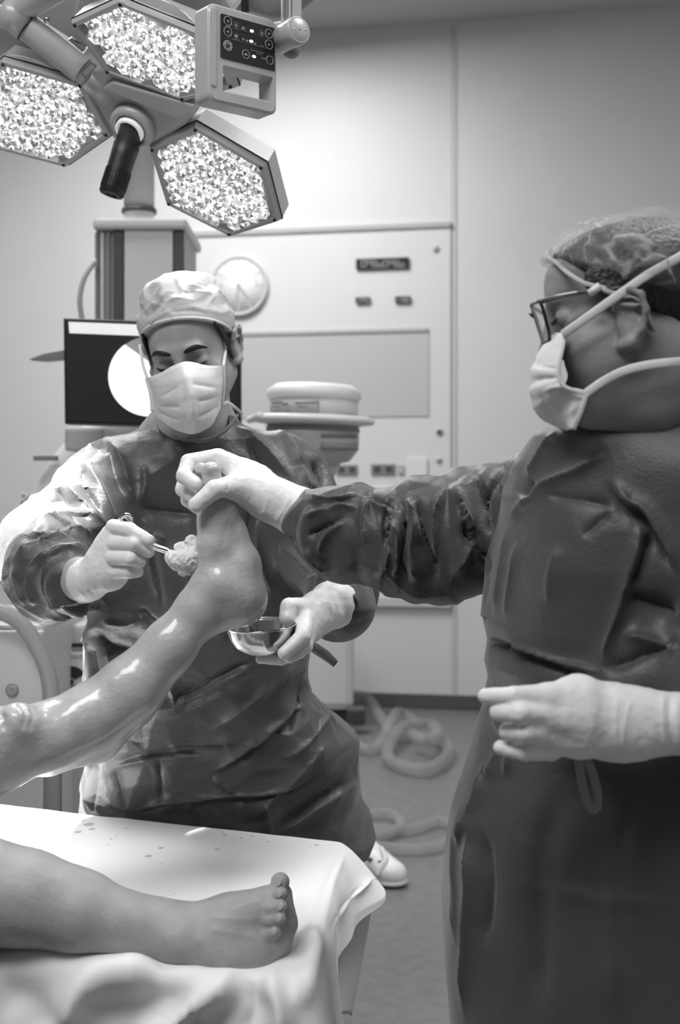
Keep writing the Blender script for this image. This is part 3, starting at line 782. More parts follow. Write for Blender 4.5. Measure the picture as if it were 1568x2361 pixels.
# upper back plates behind the heads (dark undersides)
prism('back_plate', [PL(x, y, -0.10) for x, y in [(185, -60), (160, 50), (330, 40), (480, 90), (540, 30), (480, -60)]], -NL * 0.05, M['lampbody'], lamp, 0.01)
prism('back_plate', [PL(x, y, -0.075) for x, y in [(-60, 120), (190, 190), (200, 150), (60, 60), (-60, 50)]], -NL * 0.04, M['lampbody'], lamp, 0.01)
# hub ring and handle
hc = PL(306, 292, 0.002); 
lathe('hub_ring', [(0.030, -0.02), (0.043, -0.015), (0.044, 0.004), (0.040, 0.010), (0.033, 0.012), (0.029, 0.006)], hc, NL, M['lampbody'], lamp, 48, closed=True)
lathe('hub_inner_ring', [(0.021, -0.01), (0.032, -0.008), (0.032, 0.009), (0.021, 0.010)], hc, NL, M['grey'], lamp, 48, closed=True)
lathe('light_ring', [(0.021, 0.006), (0.027, 0.006), (0.027, 0.018), (0.021, 0.018)], hc, NL, mat('handle_ring_white', 0.85, 0.3, emit=0.3), lamp, 48, closed=True)
h0 = hc + NL * 0.0; h1 = P(256, 450, 2.36); ax = N(h1 - h0); HL = np.linalg.norm(h1 - h0)
hd = lathe('handle', [(0.001, 0.0), (0.0225, 0.0), (0.0225, 0.035), (0.0245, 0.037), (0.0235, 0.06), (0.0225, HL - 0.03), (0.0235, HL - 0.004), (0.021, HL), (0.012, HL), (0.0115, HL - 0.008), (0.001, HL - 0.008)], h0, ax, M['blackgrip'], lamp, 40)
bm = bmesh.new(); u = N(np.cross(ax, [0, 1, 0])); v = np.cross(ax, u)
for i in range(28):
    a = 2 * math.pi * i / 28; rdir = math.cos(a) * u + math.sin(a) * v
    box_bm(bm, h0 + ax * (HL - 0.030) + rdir * 0.0226, frame(rdir, np.cross(ax, rdir), ax), (0.0016, 0.0012, 0.018))
bmobj('grip_ribs', bm, M['blackgrip'], hd)
lathe('end_button', [(0.001, 0), (0.008, 0), (0.008, 0.003), (0.001, 0.004)], h0 + ax * (HL - 0.009), ax, M['dgrey'], hd, 20)
# arm tube going up to the left
def T(px, py, o): return PL(px, py, o)
arm = tube('arm_tube', [T(60, 60, -0.03), T(190, 163, -0.02)], [0.0255, 0.0255], M['lampbody'], lamp, smoothpath=False, sides=32); autosmooth(arm, 50)
tube('arm_neck', [T(180, 155, -0.02), T(205, 178, -0.02)], [0.0225, 0.0225], M['lgrey'], lamp, smoothpath=False, sides=32)
tube('arm_end', [T(203, 174, -0.02), T(262, 222, -0.03)], [0.0245, 0.030], M['lampbody'], lamp, smoothpath=False, sides=32)
jn = tube('arm_joint', [T(5, 15, -0.03), T(62, 62, -0.03)], [0.028, 0.028], M['lampbody'], lamp, smoothpath=False, sides=32)
tube('joint_seam', [T(61, 61, -0.03), T(63.5, 63, -0.03)], [0.0285, 0.0285], M['black'], lamp, smoothpath=False, sides=32)
tube('upper_arm', [T(20, 40, -0.03), T(90, -5, -0.05), T(240, -90, -0.05)], [0.024, 0.025, 0.026], M['lampbody'], lamp, sides=28)
for sx_, sy_ in ((106, 50),):
    q = T(sx_, sy_, 0.0); q = q + NL * -0.004
    lathe('arm_screw', [(0.001, 0), (0.0062, 0), (0.005, 0.003), (0.002, 0.0035), (0.001, 0.001)], q, N(NL + [0.3, -0.3, 0.3]), M['steel'], lamp, 18)
bx = [T(x, y, 0.002) for x, y in ((157, 92), (163, 88), (196, 116), (190, 121))]
prism('arm_slot', bx, -NL * 0.006, M['steel'], lamp, 0.0005)
lb = [T(x, y, 0.006) for x, y in ((185, 168), (209, 142), (223, 154), (197, 182))]
prism('arm_label', lb, -NL * 0.003, M['grey'], lamp, 0.0004)
lb = [T(x, y, 0.0075) for x, y in ((190, 168), (209, 148), (218, 156), (199, 176))]
prism('arm_label_print', lb, -NL * 0.001, M['lgrey'], lamp, 0)
# control panel --------------------------------------------------------------
cpn = thing('lamp_control_panel', 'grey framed touch control panel with black keypad and grab handle hanging beside the lamp', 'control panel', tuple(P(550, 265, 2.12)))
O0 = P(471, 10, 2.08); rv = N([0.773, 0.634, 0]); nv = np.array([rv[1], -rv[0], 0.0])   # nv faces the viewer
RP = frame(rv, np.array([0, 0, 1.0]), -nv)
def C_(px, py, off=0.0):
    o = np.array([0, 0, CAMZ]); r = P(px, py, 1.0) - o; c0 = O0 + nv * off; t = ((c0 - o) @ nv) / (r @ nv); return o + r * t
def uv(u_, v_, off=0.0): return O0 + rv * u_ - np.array([0, 0, 1.0]) * v_ + nv * off
def uvof(px, py):
    q = C_(px, py) - O0; return q @ rv, -q[2]
U0, V0 = 0.0, 0.0; U1 = uvof(630, 55)[0]; V1 = 0.158
def rrect(u0, v0, u1, v1, r_, n=6):
    pts = []
    for cx, cy, a0 in ((u1 - r_, v0 + r_, -90), (u1 - r_, v1 - r_, 0), (u0 + r_, v1 - r_, 90), (u0 + r_, v0 + r_, 180)):
        for i in range(n + 1):
            a = math.radians(a0 + 90 * i / n); pts.append((cx + r_ * math.cos(a), cy + r_ * math.sin(a)))
    return pts
so_, to_ = uvof(502, 149), uvof(624, 235); hole = (so_[0] + .002, so_[1] + 0.003, to_[0] - 0.004, 0.140)
outer = rrect(0, -0.002, U1, V1, 0.014); inner = rrect(hole[0], hole[1], hole[2], hole[3], 0.003)
bm = bmesh.new(); n = len(outer)
A = [bm.verts.new(uv(a, b, 0.008)) for a, b in outer]; A2 = [bm.verts.new(uv(a * 1.0, b, -0.028)) for a, b in outer]
cx_, cy_ = U1 / 2, V1 / 2
A0 = [bm.verts.new(uv(cx_ + (a - cx_) * 0.94, cy_ + (b - cy_) * 0.95, 0.012)) for a, b in outer]
Bv = [bm.verts.new(uv(a, b, 0.012)) for a, b in inner]; B2 = [bm.verts.new(uv(a, b, -0.028)) for a, b in inner]
for i in range(n):
    j = (i + 1) % n
    for p_, q_ in ((A2, A), (A, A0), (A0, Bv), (Bv, B2), (B2, A2)): bm.faces.new((p_[i], p_[j], q_[j], q_[i]))
fr = bmobj('panel_frame', bm, M['lampbody'], cpn, True); autosmooth(fr, 30)
k0 = uvof(499, 36); k1 = uvof(623, 170)
ku0, kv0, ku1, kv1 = k0[0], k0[1], k1[0] , uvof(502, 138)[1]
prism('keypad', [uv(a, b, 0.0135) for a, b in rrect(ku0, kv0, ku1, kv1, 0.002, 3)], -nv * 0.003, M['black'], cpn)
prism('lower_grip', [uv(a, b, 0.010) for a, b in rrect(hole[0] + .002, 0.136, hole[2], 0.147, 0.004, 3)], -nv * 0.02, M['lgrey'], cpn, 0.002)
prism('side_bar', [uv(a, b, 0.0145) for a, b in rrect(0.006, 0.006, 0.015, 0.135, 0.004, 3)], -nv * 0.01, M['lgrey'], cpn, 0.002)
KW, KH = ku1 - ku0, kv1 - kv0
def kp(a, b, o=0.0139): return uv(ku0 + a * KW, kv0 + b * KH, o)
def ring(name, a, b, r_, m, th=0.0009, par=cpn):
    tv = [kp(a, b) + rv * r_ * math.cos(t) + np.array([0, 0, 1.0]) * r_ * math.sin(t) for t in np.linspace(0, 2 * math.pi, 25)]
    return multitube(name, [((tv, [th]), dict(sides=6, smoothpath=False))], m, par)
def poly(name, pts, m):
    return prism(name, [kp(a, b) for a, b in pts], nv * 0.0004, m, cpn)
for b_, a_, s_ in ((0.14, 0.12, -1), (0.38, 0.12, -1), (0.17, 0.885, 1), (0.42, 0.885, 1)):
    ring('button_ring', a_, b_, 0.0075, M['icon'])
    poly('arrow_icon', [(a_ + 0.03 * s_, b_), (a_ - 0.02 * s_, b_ - 0.035), (a_ - 0.02 * s_, b_ + 0.035)], M['icon'])
ring('power_ring', 0.12, 0.70, 0.0080, M['lgrey']); ring('power_ring', 0.12, 0.70, 0.0050, M['lgrey'])
poly('power_mark', [(0.115, 0.62), (0.125, 0.62), (0.125, 0.70), (0.115, 0.70)], M['lgrey'])
for a_, b_ in ((0.27, 0.19), (0.75, 0.21)):
    bm = bmesh.new()
    for i in range(8):
        t = i * math.pi / 4; dv = rv * math.cos(t) + np.array([0, 0, 1.0]) * math.sin(t)
        box_bm(bm, kp(a_, b_) + dv * 0.0052, frame(dv, np.cross(nv, dv), nv), (0.0016, 0.0004, 0.0003))
    prism_bm(bm, [kp(a_, b_) + (rv * math.cos(t) + np.array([0, 0, 1.0]) * math.sin(t)) * 0.0024 for t in np.linspace(0, 6.28, 12, endpoint=False)], nv * 0.0004)
    bmobj('sun_icon', bm, M['icon'], cpn)
for a_, b_, w_, h_ in ((0.40, 0.20, .022, .03), (0.27, 0.43, .03, .04), (0.40, 0.46, .018, .025), (0.47, 0.47, .018, .025), (0.62, 0.49, .02, .02)):
    poly('symbol', [(a_ - w_, b_ - h_), (a_ + w_, b_ - h_), (a_ + w_, b_ + h_), (a_ - w_, b_ + h_)], M['icon'])
for a_, b_ in ((0.56, 0.215), (0.55, 0.455), (0.60, 0.79)):
    poly('indicator_light', [(a_ + 0.035 * math.cos(t), b_ + 0.033 * math.sin(t)) for t in np.linspace(0, 6.28, 12, endpoint=False)], M['led_small'])
for b_ in (0.265, 0.53):
    poly('divider_line', [(0.06, b_ - .003), (0.95, b_ - .003 + 0.0), (0.95, b_ + .003), (0.06, b_ + .003)], M['grey'])
for a_, b_, w_ in ((0.40, 0.265 - 0.035, .05), (0.27, 0.505, .06), (0.75, 0.50, .04), (0.66, 0.655, .12), (0.70, 0.70, .06)):
    poly('print_line', [(a_ - w_, b_ - .006), (a_ + w_, b_ - .006), (a_ + w_, b_ + .006), (a_ - w_, b_ + .006)], M['icon'])
ring('button_ring', 0.45, 0.79, 0.0070, M['icon']); poly('symbol', [(0.45 + 0.03 * math.cos(t), 0.79 + 0.03 * math.sin(t)) for t in np.linspace(0, 6.28, 12, endpoint=False)], M['icon'])
ring('button_ring', 0.90, 0.78, 0.0070, M['icon']); poly('symbol', [(.74, .765), (.84, .765), (.84, .795), (.74, .795)], M['grey'])
# hinge and pole that carry the control panel
ha = P(640, 112, 2.20); hb = P(690, 69, 2.13)
hbx = hb; had = N(np.array([0.62, -0.78, 0.05]))
hin = lathe('hinge_barrel', [(0.001, -0.06), (0.0215, -0.06), (0.0235, -0.004), (0.0225, 0.0), (0.0205, 0.001), (0.0195, 0.0002), (0.0185, 0.0014), (0.001, 0.0016)], hb, had, M['lampbody'], cpn, 40)
uu = N(np.cross(had, [0, 0, 1])); vv_ = np.cross(had, uu)
for s_ in (-1, 1):
    lathe('cap_screw', [(0.001, 0), (0.003, 0), (0.002, 0.0015), (0.001, 0.0018)], hb - uu * (-s_) * 0.0125 + np.array([0, 0, -s_ * 0.002]), had, M['steel'], hin, 12)
prism('hinge_bracket', [C_(627, 52, -0.008), C_(690, 40, -0.035), C_(690, 104, -0.035), C_(633, 127, -0.008)], -nv * 0.02, M['lampbody'], cpn, 0.003)
pl = tube('pole', [P(672, 60, 2.16), P(672, -420, 2.16)], [0.0175, 0.0175], M['lampbody'], cpn, smoothpath=False, sides=28); autosmooth(pl, 50)
multitube('pole_rib', [(([P(x, 40, 2.143), P(x, -420, 2.143)], [0.0018]), dict(sides=6, smoothpath=False)) for x in (655, 663, 672)], M['lgrey'], cpn)
tube('pole_foot', [P(652, 108, 2.2), P(672, 118, 2.2), P(686, 108, 2.2)], [0.008, 0.013, 0.008], M['grey'], cpn)
# rest of the ceiling arm seen behind the control panel
ca2 = thing('ceiling_boom', 'dark grey curved ceiling boom arm partly hidden behind the control panel', 'ceiling boom', tuple(P(560, 20, 2.9)))
tube('boom', [P(500, -5, 2.9), P(570, -12, 2.9), P(660, 2, 2.9), P(760, -90, 2.9)], 0.035, M['grey'], ca2)
tube('cable', [P(562, -40, 2.85), P(566, 28, 2.85)], [0.009, 0.009], M['black'], ca2, smoothpath=False)
# ================================================================== patient, table
def CP(*a): return cap(*a)
def chain(pts, k=0.02, flat=None):
    """pts: (px,py,d,radius_m) joined capsules"""
    out = []
    for a, b in zip(pts[:-1], pts[1:]): out.append(cap(P(*a[:3]), P(*b[:3]), a[3], b[3], k=k, flat=flat))
    return out
def r_(px, d): return px * d / F
pat = thing('person', 'bare-legged patient lying on the table, one wet leg lifted by the toes', 'person', tuple(P(-300, 2235, 1.70)))
pr = []
# raised leg
pr += [cap(P(-330, 1900, 1.78), P(-20, 1735, 1.86), .075, .060, k=.02)]
pr += chain([(-20, 1735, 1.86, .058), (120, 1694, 1.88, .0475), (215, 1652, 1.90, .0485), (300, 1588, 1.91, .0460), (390, 1492, 1.92, .0385), (462, 1400, 1.93, .0325), (500, 1350, 1.935, .0325)], k=.018)
pr += [cap(P(-40, 1725, 1.84), P(40, 1668, 1.83), .045, .030, k=.025)]            # knee cap
pr += chain([(110, 1735, 1.92, .035), (215, 1688, 1.94, .040), (300, 1620, 1.95, .032), (390, 1528, 1.95, .020)], k=.03)   # calf muscle
# foot: heel, sole and instep
pr += [ell(P(560, 1368, 1.94), (.033, .034, .034), k=.03)]
pr += chain([(556, 1372, 1.94, .032), (556, 1300, 1.94, .0265), (528, 1230, 1.945, .0235), (508, 1176, 1.95, .0225)], k=.02)
pr += chain([(490, 1335, 1.93, .0285), (492, 1260, 1.93, .0225), (494, 1200, 1.935, .0215), (497, 1165, 1.935, .021)], k=.02)
pr += chain([(505, 1330, 1.97, .026), (505, 1250, 1.98, .022), (500, 1180, 1.985, .020)], k=.02)
pr += [cap(P(470, 1420, 1.95), P(560, 1400, 1.95), .03, .026, k=.03)]
pr += [ell(P(512, 1352, 1.912), (.014, .011, .014), k=.03)]                         # inner ankle bone
pr += [cap(P(520, 1190, 1.93), P(524, 1172, 1.93), .014, k=.012)]
# toes of the raised foot
pr += chain([(497, 1165, 1.935, .017), (492, 1120, 1.93, .0150), (486, 1085, 1.925, .0135)], k=.008)
pr += [ell(P(490, 1082, 1.92), (.0135, .014, .0095), k=.004)]
pr += chain([(492, 1150, 1.965, .011), (478, 1105, 1.950, .0095), (464, 1082, 1.938, .0108)], k=.005)
for j, (x, y, d_) in enumerate(((470, 1090, 1.985), (466, 1096, 2.003), (464, 1104, 2.018))):
    pr += chain([(490, 1150, 1.98 + .012 * j, .010), (x, y, d_, .0085)], k=.004)
# lying leg
pr += chain([(-330, 2010, 1.72, .080), (-60, 2040, 1.73, .0600), (60, 2066, 1.73, .0560), (180, 2100, 1.73, .0490), (300, 2135, 1.73, .0375), (390, 2148, 1.73, .0345), (450, 2155, 1.735, .036)], k=.03)
pr += [cap(P(-40, 2100, 1.76), P(200, 2128, 1.76), .045, .038, k=.03)]
pr += [ell(P(520, 2190, 1.72), (.036, .034, .030), k=.03)]                          # heel
pr += chain([(440, 2158, 1.73, .036), (520, 2128, 1.735, .0335), (590, 2100, 1.74, .024), (622, 2080, 1.745, .018)], k=.02)
pr += chain([(500, 2185, 1.72, .030), (580, 2195, 1.725, .0255), (628, 2160, 1.735, .020)], k=.025)
pr += chain([(540, 2098, 1.75, .018), (600, 2088, 1.76, .013), (625, 2070, 1.76, .012)], k=.02)
pr += chain([(640, 2092, 1.765, .0185), (652, 2130, 1.76, .0175), (636, 2180, 1.75, .0175), (590, 2205, 1.73, .020)], k=.015)   # ball and sole edge
pr += [cap(P(648, 2062, 1.775), P(652, 2110, 1.77), .0155, k=.01)]
pr += [ell(P(405, 2180, 1.700), (.014, .013, .014), k=.03)]                        # ankle bone
TO = [[(628, 2072, 1.76, .011), (643, 2052, 1.765, .0115), (646, 2033, 1.765, .0128)],
      [(618, 2082, 1.745, .010), (637, 2072, 1.735, .0095), (648, 2061, 1.730, .0098)],
      [(600, 2097, 1.735, .010), (624, 2095, 1.720, .0088), (650, 2091, 1.716, .0084)],
      [(598, 2124, 1.730, .010), (620, 2122, 1.716, .0088), (647, 2117, 1.712, .0084)],
      [(596, 2158, 1.728, .011), (614, 2156, 1.714, .0092), (636, 2147, 1.712, .0084)]]
for t in TO: pr += chain(t, k=.0035)
# pelvis joins both legs outside the frame
pr += [ell(P(-620, 1960, 1.76), (.17, .13, .11), k=.05), cap(P(-330, 1900, 1.78), P(-620, 1960, 1.70), .075, .09, k=.03), cap(P(-330, 2010, 1.72), P(-620, 2010, 1.80), .08, .09, k=.03)]
V, Q = nets(pr, P(-920, 2300, 1.9) * [1, 0, 1] + [0, 1.50, -.04], P(720, 1000, 1.9) * [1, 0, 1] + [0, 2.12, .02], 0.0034)
V = relax(V, Q, 1, .4)
Nn = vnormals(V, Q)
V = V + Nn * (0.0006 * perlin(V / 0.05) + 0.0003 * perlin(V / 0.012))[:, None]
# skin creases, ankle tendons and knee folds
for pl_, w_, a_ in (([(30, 1610), (60, 1640), (48, 1690)], 7, -.004), ([(5, 1640), (12, 1690)], 6, -.004), ([(66, 1622), (78, 1650), (62, 1690)], 8, -.003),
                    ([(300, 1690), (400, 1600), (500, 1500)], 10, .0015), ([(528, 1200), (512, 1260), (522, 1300)], 12, -.0015),
                    ([(470, 2110), (540, 2120), (612, 2118)], 5, .0014), ([(470, 2140), (530, 2150), (600, 2165)], 5, .0014), ([(455, 2150), (480, 2200), (470, 2225)], 12, .003),
                    ([(520, 2105), (570, 2085), (610, 2075)], 5, .0014), ([(100, 1770), (250, 1700), (360, 1615)], 7, -.002)):
    fold(V, Nn, pl_, w_, a_)
body = mk('body', V, Q, M['skin_wet'], pat)
body.data.materials.append(M['skin_dry'])
zc = V[Q].mean(1); low = (zc[:, 2] < CAMZ - (1850 - 1115) * 1.76 / F) & (zc[:, 0] > -.55)
body.data.polygons.foreach_set('material_index', low.astype(np.int32)) if len(body.data.polygons) == len(Q) else None
def nail(c, n, u, rw, rl):
    n = N(n); u = N(np.asarray(u, float) - n * (np.asarray(u) @ n)); v = np.cross(n, u)
    bm = bmesh.new(); pts = [np.asarray(c) + v * rw * math.cos(t) + u * rl * math.sin(t) for t in np.linspace(0, 6.28, 14, endpoint=False)]
    cen = bm.verts.new(np.asarray(c) + n * 0.0016); vs = [bm.verts.new(p) for p in pts]
    for i in range(14): bm.faces.new((cen, vs[i], vs[(i + 1) % 14]))
    return bmobj('toenail', bm, MN, body, True)
MN = mat('nail', 0.42, 0.25, coat=0.3)
for t in TO[:5]:
    a = P(*t[-1][:3]); b = P(*t[-2][:3]); dr_ = N(a - b); nrm = N(np.array([-0.35, -0.8, 0.35])); rr_ = t[-1][3]
    nail(a + nrm * (rr_ - 0.0004), nrm, dr_, rr_ * 0.62, rr_ * 0.6)

# ------------------------------------------------------------------ operating table under the drape
TZ = CAMZ - 0.64
A_ = P(0, 1855, 0.64 * F / 740); Bc = P(790, 1940, 0.64 * F / 825); Cc = P(716, 2250, 0.64 * F / 1135); Dc = P(0, 2215, 0.64 * F / 1100)
for q_ in (A_, Bc, Cc, Dc): q_[2] = TZ
L1 = A_ + (A_ - Bc) * 1.3; L2 = Dc + (Dc - Cc) * 1.0
ot = thing('operating_table', 'padded operating table hidden under the white drape, dark leg just showing below it', 'operating table', ((A_[0] + Bc[0]) / 2 - .3, 2.0, 0))
ins = lambda q, c, s: c + (q - c) * s
cen = (L1 + L2 + Bc + Cc) / 4
prism('mattress', [ins(q, cen, .93) - [0, 0, .006] for q in (L1, Bc, Cc, L2)], (0, 0, -0.07), M['black'], ot, 0.01)
prism('table_frame', [ins(q, cen, .93) - [0, 0, .075] for q in (L1, Bc, Cc, L2)], (0, 0, -0.04), M['brushed'], ot, 0.004)
lgc = ins(Cc, cen, .80); 
tube('support_post', [[lgc[0], lgc[1] + .05, 0.0], [lgc[0], lgc[1] + .05, TZ - .11]], [.028, .028], M['black'], ot, smoothpath=False)
tube('column', [[cen[0], cen[1], 0.0], [cen[0], cen[1], TZ - .11]], [.11, .11], M['brushed'], ot, smoothpath=False, sides=24)
prism('base', [[cen[0] - .45, cen[1] - .25, 0], [cen[0] + .3, cen[1] - .25, 0], [cen[0] + .3, cen[1] + .25, 0], [cen[0] - .45, cen[1] + .25, 0]], (0, 0, .09), M['brushed'], ot, 0.02)
# drape: perimeter param t, from the middle of the top outward and down
def drape():
    per = [L1, A_, Bc, Cc, Dc, L2]
    segs = []; n_s = [26, 90, 90, 90, 40]
    P_ = []
    for (a, b), n in zip(zip(per[:-1], per[1:]), n_s):
        for i in range(n): P_.append(a + (b - a) * i / n)
    P_.append(L2); P_ = np.array(P_); n = len(P_)
    # rounded corner
    for _ in range(3):
        P_[1:-1] = (P_[:-2] + 2 * P_[1:-1] + P_[2:]) / 4
    T_ = N_rows(np.gradient(P_, axis=0)); out = np.stack([-T_[:, 1], T_[:, 0], np.zeros(n)], 1)
    for _ in range(10): out[1:-1] = N_rows((out[:-2] + out[1:-1] * 2 + out[2:]) / 4)
    s = np.concatenate([[0], np.cumsum(np.linalg.norm(np.diff(P_, axis=0), axis=1))])
    sB = np.argmin(np.linalg.norm(P_ - Bc, axis=1)); sC = np.argmin(np.linalg.norm(P_ - Cc, axis=1)); sD = np.argmin(np.linalg.norm(P_ - Dc, axis=1))
    m = 60; rows = []
    cenp = cen.copy()
    # inner top rows
    mt = 34
    for j in range(mt):
        f = j / (mt - 1) * 1.0
        spine = np.stack([np.interp(s, [0, s[sB], s[sC], s[-1]], [L1[0] * .5 + L2[0] * .5, Bc[0] - .28, Cc[0] - .28, L1[0] * .5 + L2[0] * .5]),
                          np.interp(s, [0, s[sB], s[sC], s[-1]], [L1[1] * .5 + L2[1] * .5, (Bc[1] + Cc[1]) / 2, (Bc[1] + Cc[1]) / 2, L1[1] * .5 + L2[1] * .5]), np.full(n, TZ)], 1)
        rows.append(spine + (P_ - spine) * f)
    hang = np.interp(s, [0, s[sB] - .12, s[sB] - .02, s[sB] + .06, s[sB] + .38, s[sC] - .05, s[sC] + .1, s[-1]], [.10, .10, .085, .095, .13, .42, .5, .5])
    for j in range(1, m):
        g = j / (m - 1)
        dz = g * hang; rnd = 0.012
        o_ = rnd * (1 - np.exp(-dz / .01))
        # folds grow downwards
        am = (np.clip(dz, 0, .4) / .4) ** 0.8
        end = np.exp(-((s - (s[sB] + s[sC]) / 2) / (0.5 * (s[sC] - s[sB]))) ** 4)
        cornB = np.exp(-((s - s[sB]) / .10) ** 2); cornC = np.exp(-((s - s[sC]) / .12) ** 2)
        o_ = o_ + am * (0.012 + 0.016 * np.sin(s * 21 + 1.0) + 0.010 * np.sin(s * 47 + 2.0))
        o_ = o_ + cornB * np.minimum(dz * 0.85, 0.07) + cornC * np.minimum(dz * .25, .03)
        near = np.clip((s - s[sC]) / .1, 0, 1)
        o_ = o_ + near * am * (0.03 * np.sin(s * 12.5 + 0.4) + 0.02 * np.sin(s * 29 + 1.4 + 3 * g))
        q = P_ + out * o_[:, None]; q[:, 2] = TZ - rnd * (1 - np.exp(-dz / .012)) * .3 - dz
        rows.append(q)
    V = np.concatenate(rows); nr = len(rows)
    i, j = np.meshgrid(np.arange(nr - 1), np.arange(n - 1), indexing='ij'); a = (i * n + j).ravel()
    Q = np.stack([a, a + n, a + n + 1, a + 1], 1)
    return V, Q, n
V, Q, n_ = drape()
keep_ = V[:n_].copy(); V = relax(V, Q, 2, .5); V[:n_] = keep_
Nn = vnormals(V, Q); Nn[:n_] = (0, 0, np.sign(Nn[:n_ * 20, 2].mean()))
if Nn[:n_ * 20, 2].mean() < 0: Q = Q[:, ::-1]; Nn = -Nn
V = V + Nn * (0.0022 * perlin(V / 0.16) + 0.0008 * perlin(V / 0.05))[:, None]
for pl_, w_, a_, md in (([(100, 1980), (300, 2000), (480, 2030)], 5, .0016, 'ridge'), ([(380, 1990), (420, 1990), (520, 2080)], 4, .0012, 'ridge'), ([(650, 2010), (700, 2120), (735, 2230)], 12, .008, 'ridge'),
                    ([(690, 2115), (725, 2170), (712, 2240), (690, 2340)], 18, .014, 'soft'), ([(800, 1955), (755, 2060), (735, 2160)], 9, .012, 'ridge'), ([(868, 2018), (800, 2080), (765, 2150)], 9, .012, 'ridge'),
                    ([(850, 2030), (790, 2095), (760, 2160)], 6, -.010, 'ridge'), ([(-60, 2200), (180, 2222), (420, 2262), (600, 2262)], 30, .016, 'soft'), ([(150, 2400), (175, 2310), (235, 2262), (380, 2240)], 34, .040, 'soft'),
                    ([(530, 2225), (520, 2280), (470, 2315), (380, 2361), (300, 2400)], 26, .045, 'soft'), ([(450, 2330), (440, 2361), (400, 2400)], 16, -.018, 'soft'), ([(-20, 2300), (60, 2310), (110, 2400)], 50, -.015, 'soft'), ([(600, 2250), (645, 2310), (650, 2400)], 26, .03, 'soft'), ([(570, 2260), (590, 2320), (560, 2400)], 16, -.012, 'soft')):
    fold(V, Nn, pl_, w_, a_, md)
md_ = mat('drape_cloth', 0.80, 0.85, spec=0.15, bump=[(500, 0.05, 2), (9, 0.12, 3)])
# wet drops: darker damp spots of the cloth
nt = md_.node_tree; bs = nt.nodes['Principled BSDF']; tc2 = nt.nodes.new('ShaderNodeTexCoord')
spots = [(175, 1890, 22), (160, 1903, 14), (205, 1900, 13), (142, 1908, 12), (180, 1917, 9), (212, 1911, 8), (62, 1870, 11), (60, 1900, 8), (290, 1911, 5), (256, 1935, 4), (268, 1928, 3), (343, 1974, 9), (371, 1956, 7), (501, 1959, 6), (512, 1919, 5), (518, 1926, 6), (556, 1932, 4), (581, 1927, 4), (617, 1940, 4), (730, 1947, 6), (715, 1949, 3), (110, 1896, 4), (300, 1912, 2), (372, 1992, 3), (450, 1908, 3), (250, 1948, 3)]
prev = None
for (sx_, sy_, sr_) in spots:
    d_ = 0.64 * F / (sy_ - 1115.0); q = P(sx_, sy_, d_)
    vm = nt.nodes.new('ShaderNodeVectorMath'); vm.operation = 'SUBTRACT'; vm.inputs[1].default_value = tuple(q); nt.links.new(tc2.outputs['Object'], vm.inputs[0])
    ms = nt.nodes.new('ShaderNodeVectorMath'); ms.operation = 'MULTIPLY'; ms.inputs[1].default_value = (1, 0.85, 0.3); nt.links.new(vm.outputs[0], ms.inputs[0])
    ln = nt.nodes.new('ShaderNodeVectorMath'); ln.operation = 'LENGTH'; nt.links.new(ms.outputs[0], ln.inputs[0])
    mr = nt.nodes.new('ShaderNodeMapRange'); rad = sr_ * d_ / F; mr.inputs[1].default_value = rad * 0.82; mr.inputs[2].default_value = rad * 1.08; mr.inputs[3].default_value = 0.60 if sr_ < 20 else .55; mr.inputs[4].default_value = 1.0
    nt.links.new(ln.outputs['Value'], mr.inputs[0])
    if prev is None: prev = mr
    else:
        mn = nt.nodes.new('ShaderNodeMath'); mn.operation = 'MINIMUM'; nt.links.new(prev.outputs[0], mn.inputs[0]); nt.links.new(mr.outputs[0], mn.inputs[1]); prev = mn
ml = nt.nodes.new('ShaderNodeMath'); ml.operation = 'MULTIPLY'; ml.inputs[1].default_value = 0.80; nt.links.new(prev.outputs[0], ml.inputs[0]); nt.links.new(ml.outputs[0], bs.inputs['Base Color'])
dp = mk('table_drape', V, Q, md_); tag(dp, 'white cloth drape with damp drops spread over the operating table', 'drape')
so2 = dp.modifiers.new('thickness', 'SOLIDIFY'); so2.thickness = 0.0015; so2.offset = -1
# lower grey sheet hanging past the table's right end
def sheet(name, quad, m, amp=.006, nx=30, nz=30):
    a, b, c, d = [np.asarray(q, float) for q in quad]; V = []; 
    for j in range(nz + 1):
        for i in range(nx + 1):
            u_, v_ = i / nx, j / nz; q = a * (1 - u_) * (1 - v_) + b * u_ * (1 - v_) + c * u_ * v_ + d * (1 - u_) * v_
            q = q + np.array([amp * math.sin(u_ * 9 + 1.5 * v_), amp * math.cos(u_ * 7), 0]) * (0.3 + v_); V.append(q)
    Q = [(j * (nx + 1) + i, j * (nx + 1) + i + 1, (j + 1) * (nx + 1) + i + 1, (j + 1) * (nx + 1) + i) for j in range(nz) for i in range(nx)]
    o = mk(name, V, np.array(Q), m); md = o.modifiers.new('thickness', 'SOLIDIFY'); md.thickness = .002; return o
sh = sheet('under_sheet', [P(700, 2075, 2.12), P(866, 2025, 2.27), P(818, 2345, 2.24), P(698, 2320, 2.02)], mat('sheet_cloth', 0.5, 0.85, spec=.15, bump=[(400, .05, 2)]))
tag(sh, 'grey hanging lower sheet with a straight hem below the drape corner', 'sheet')
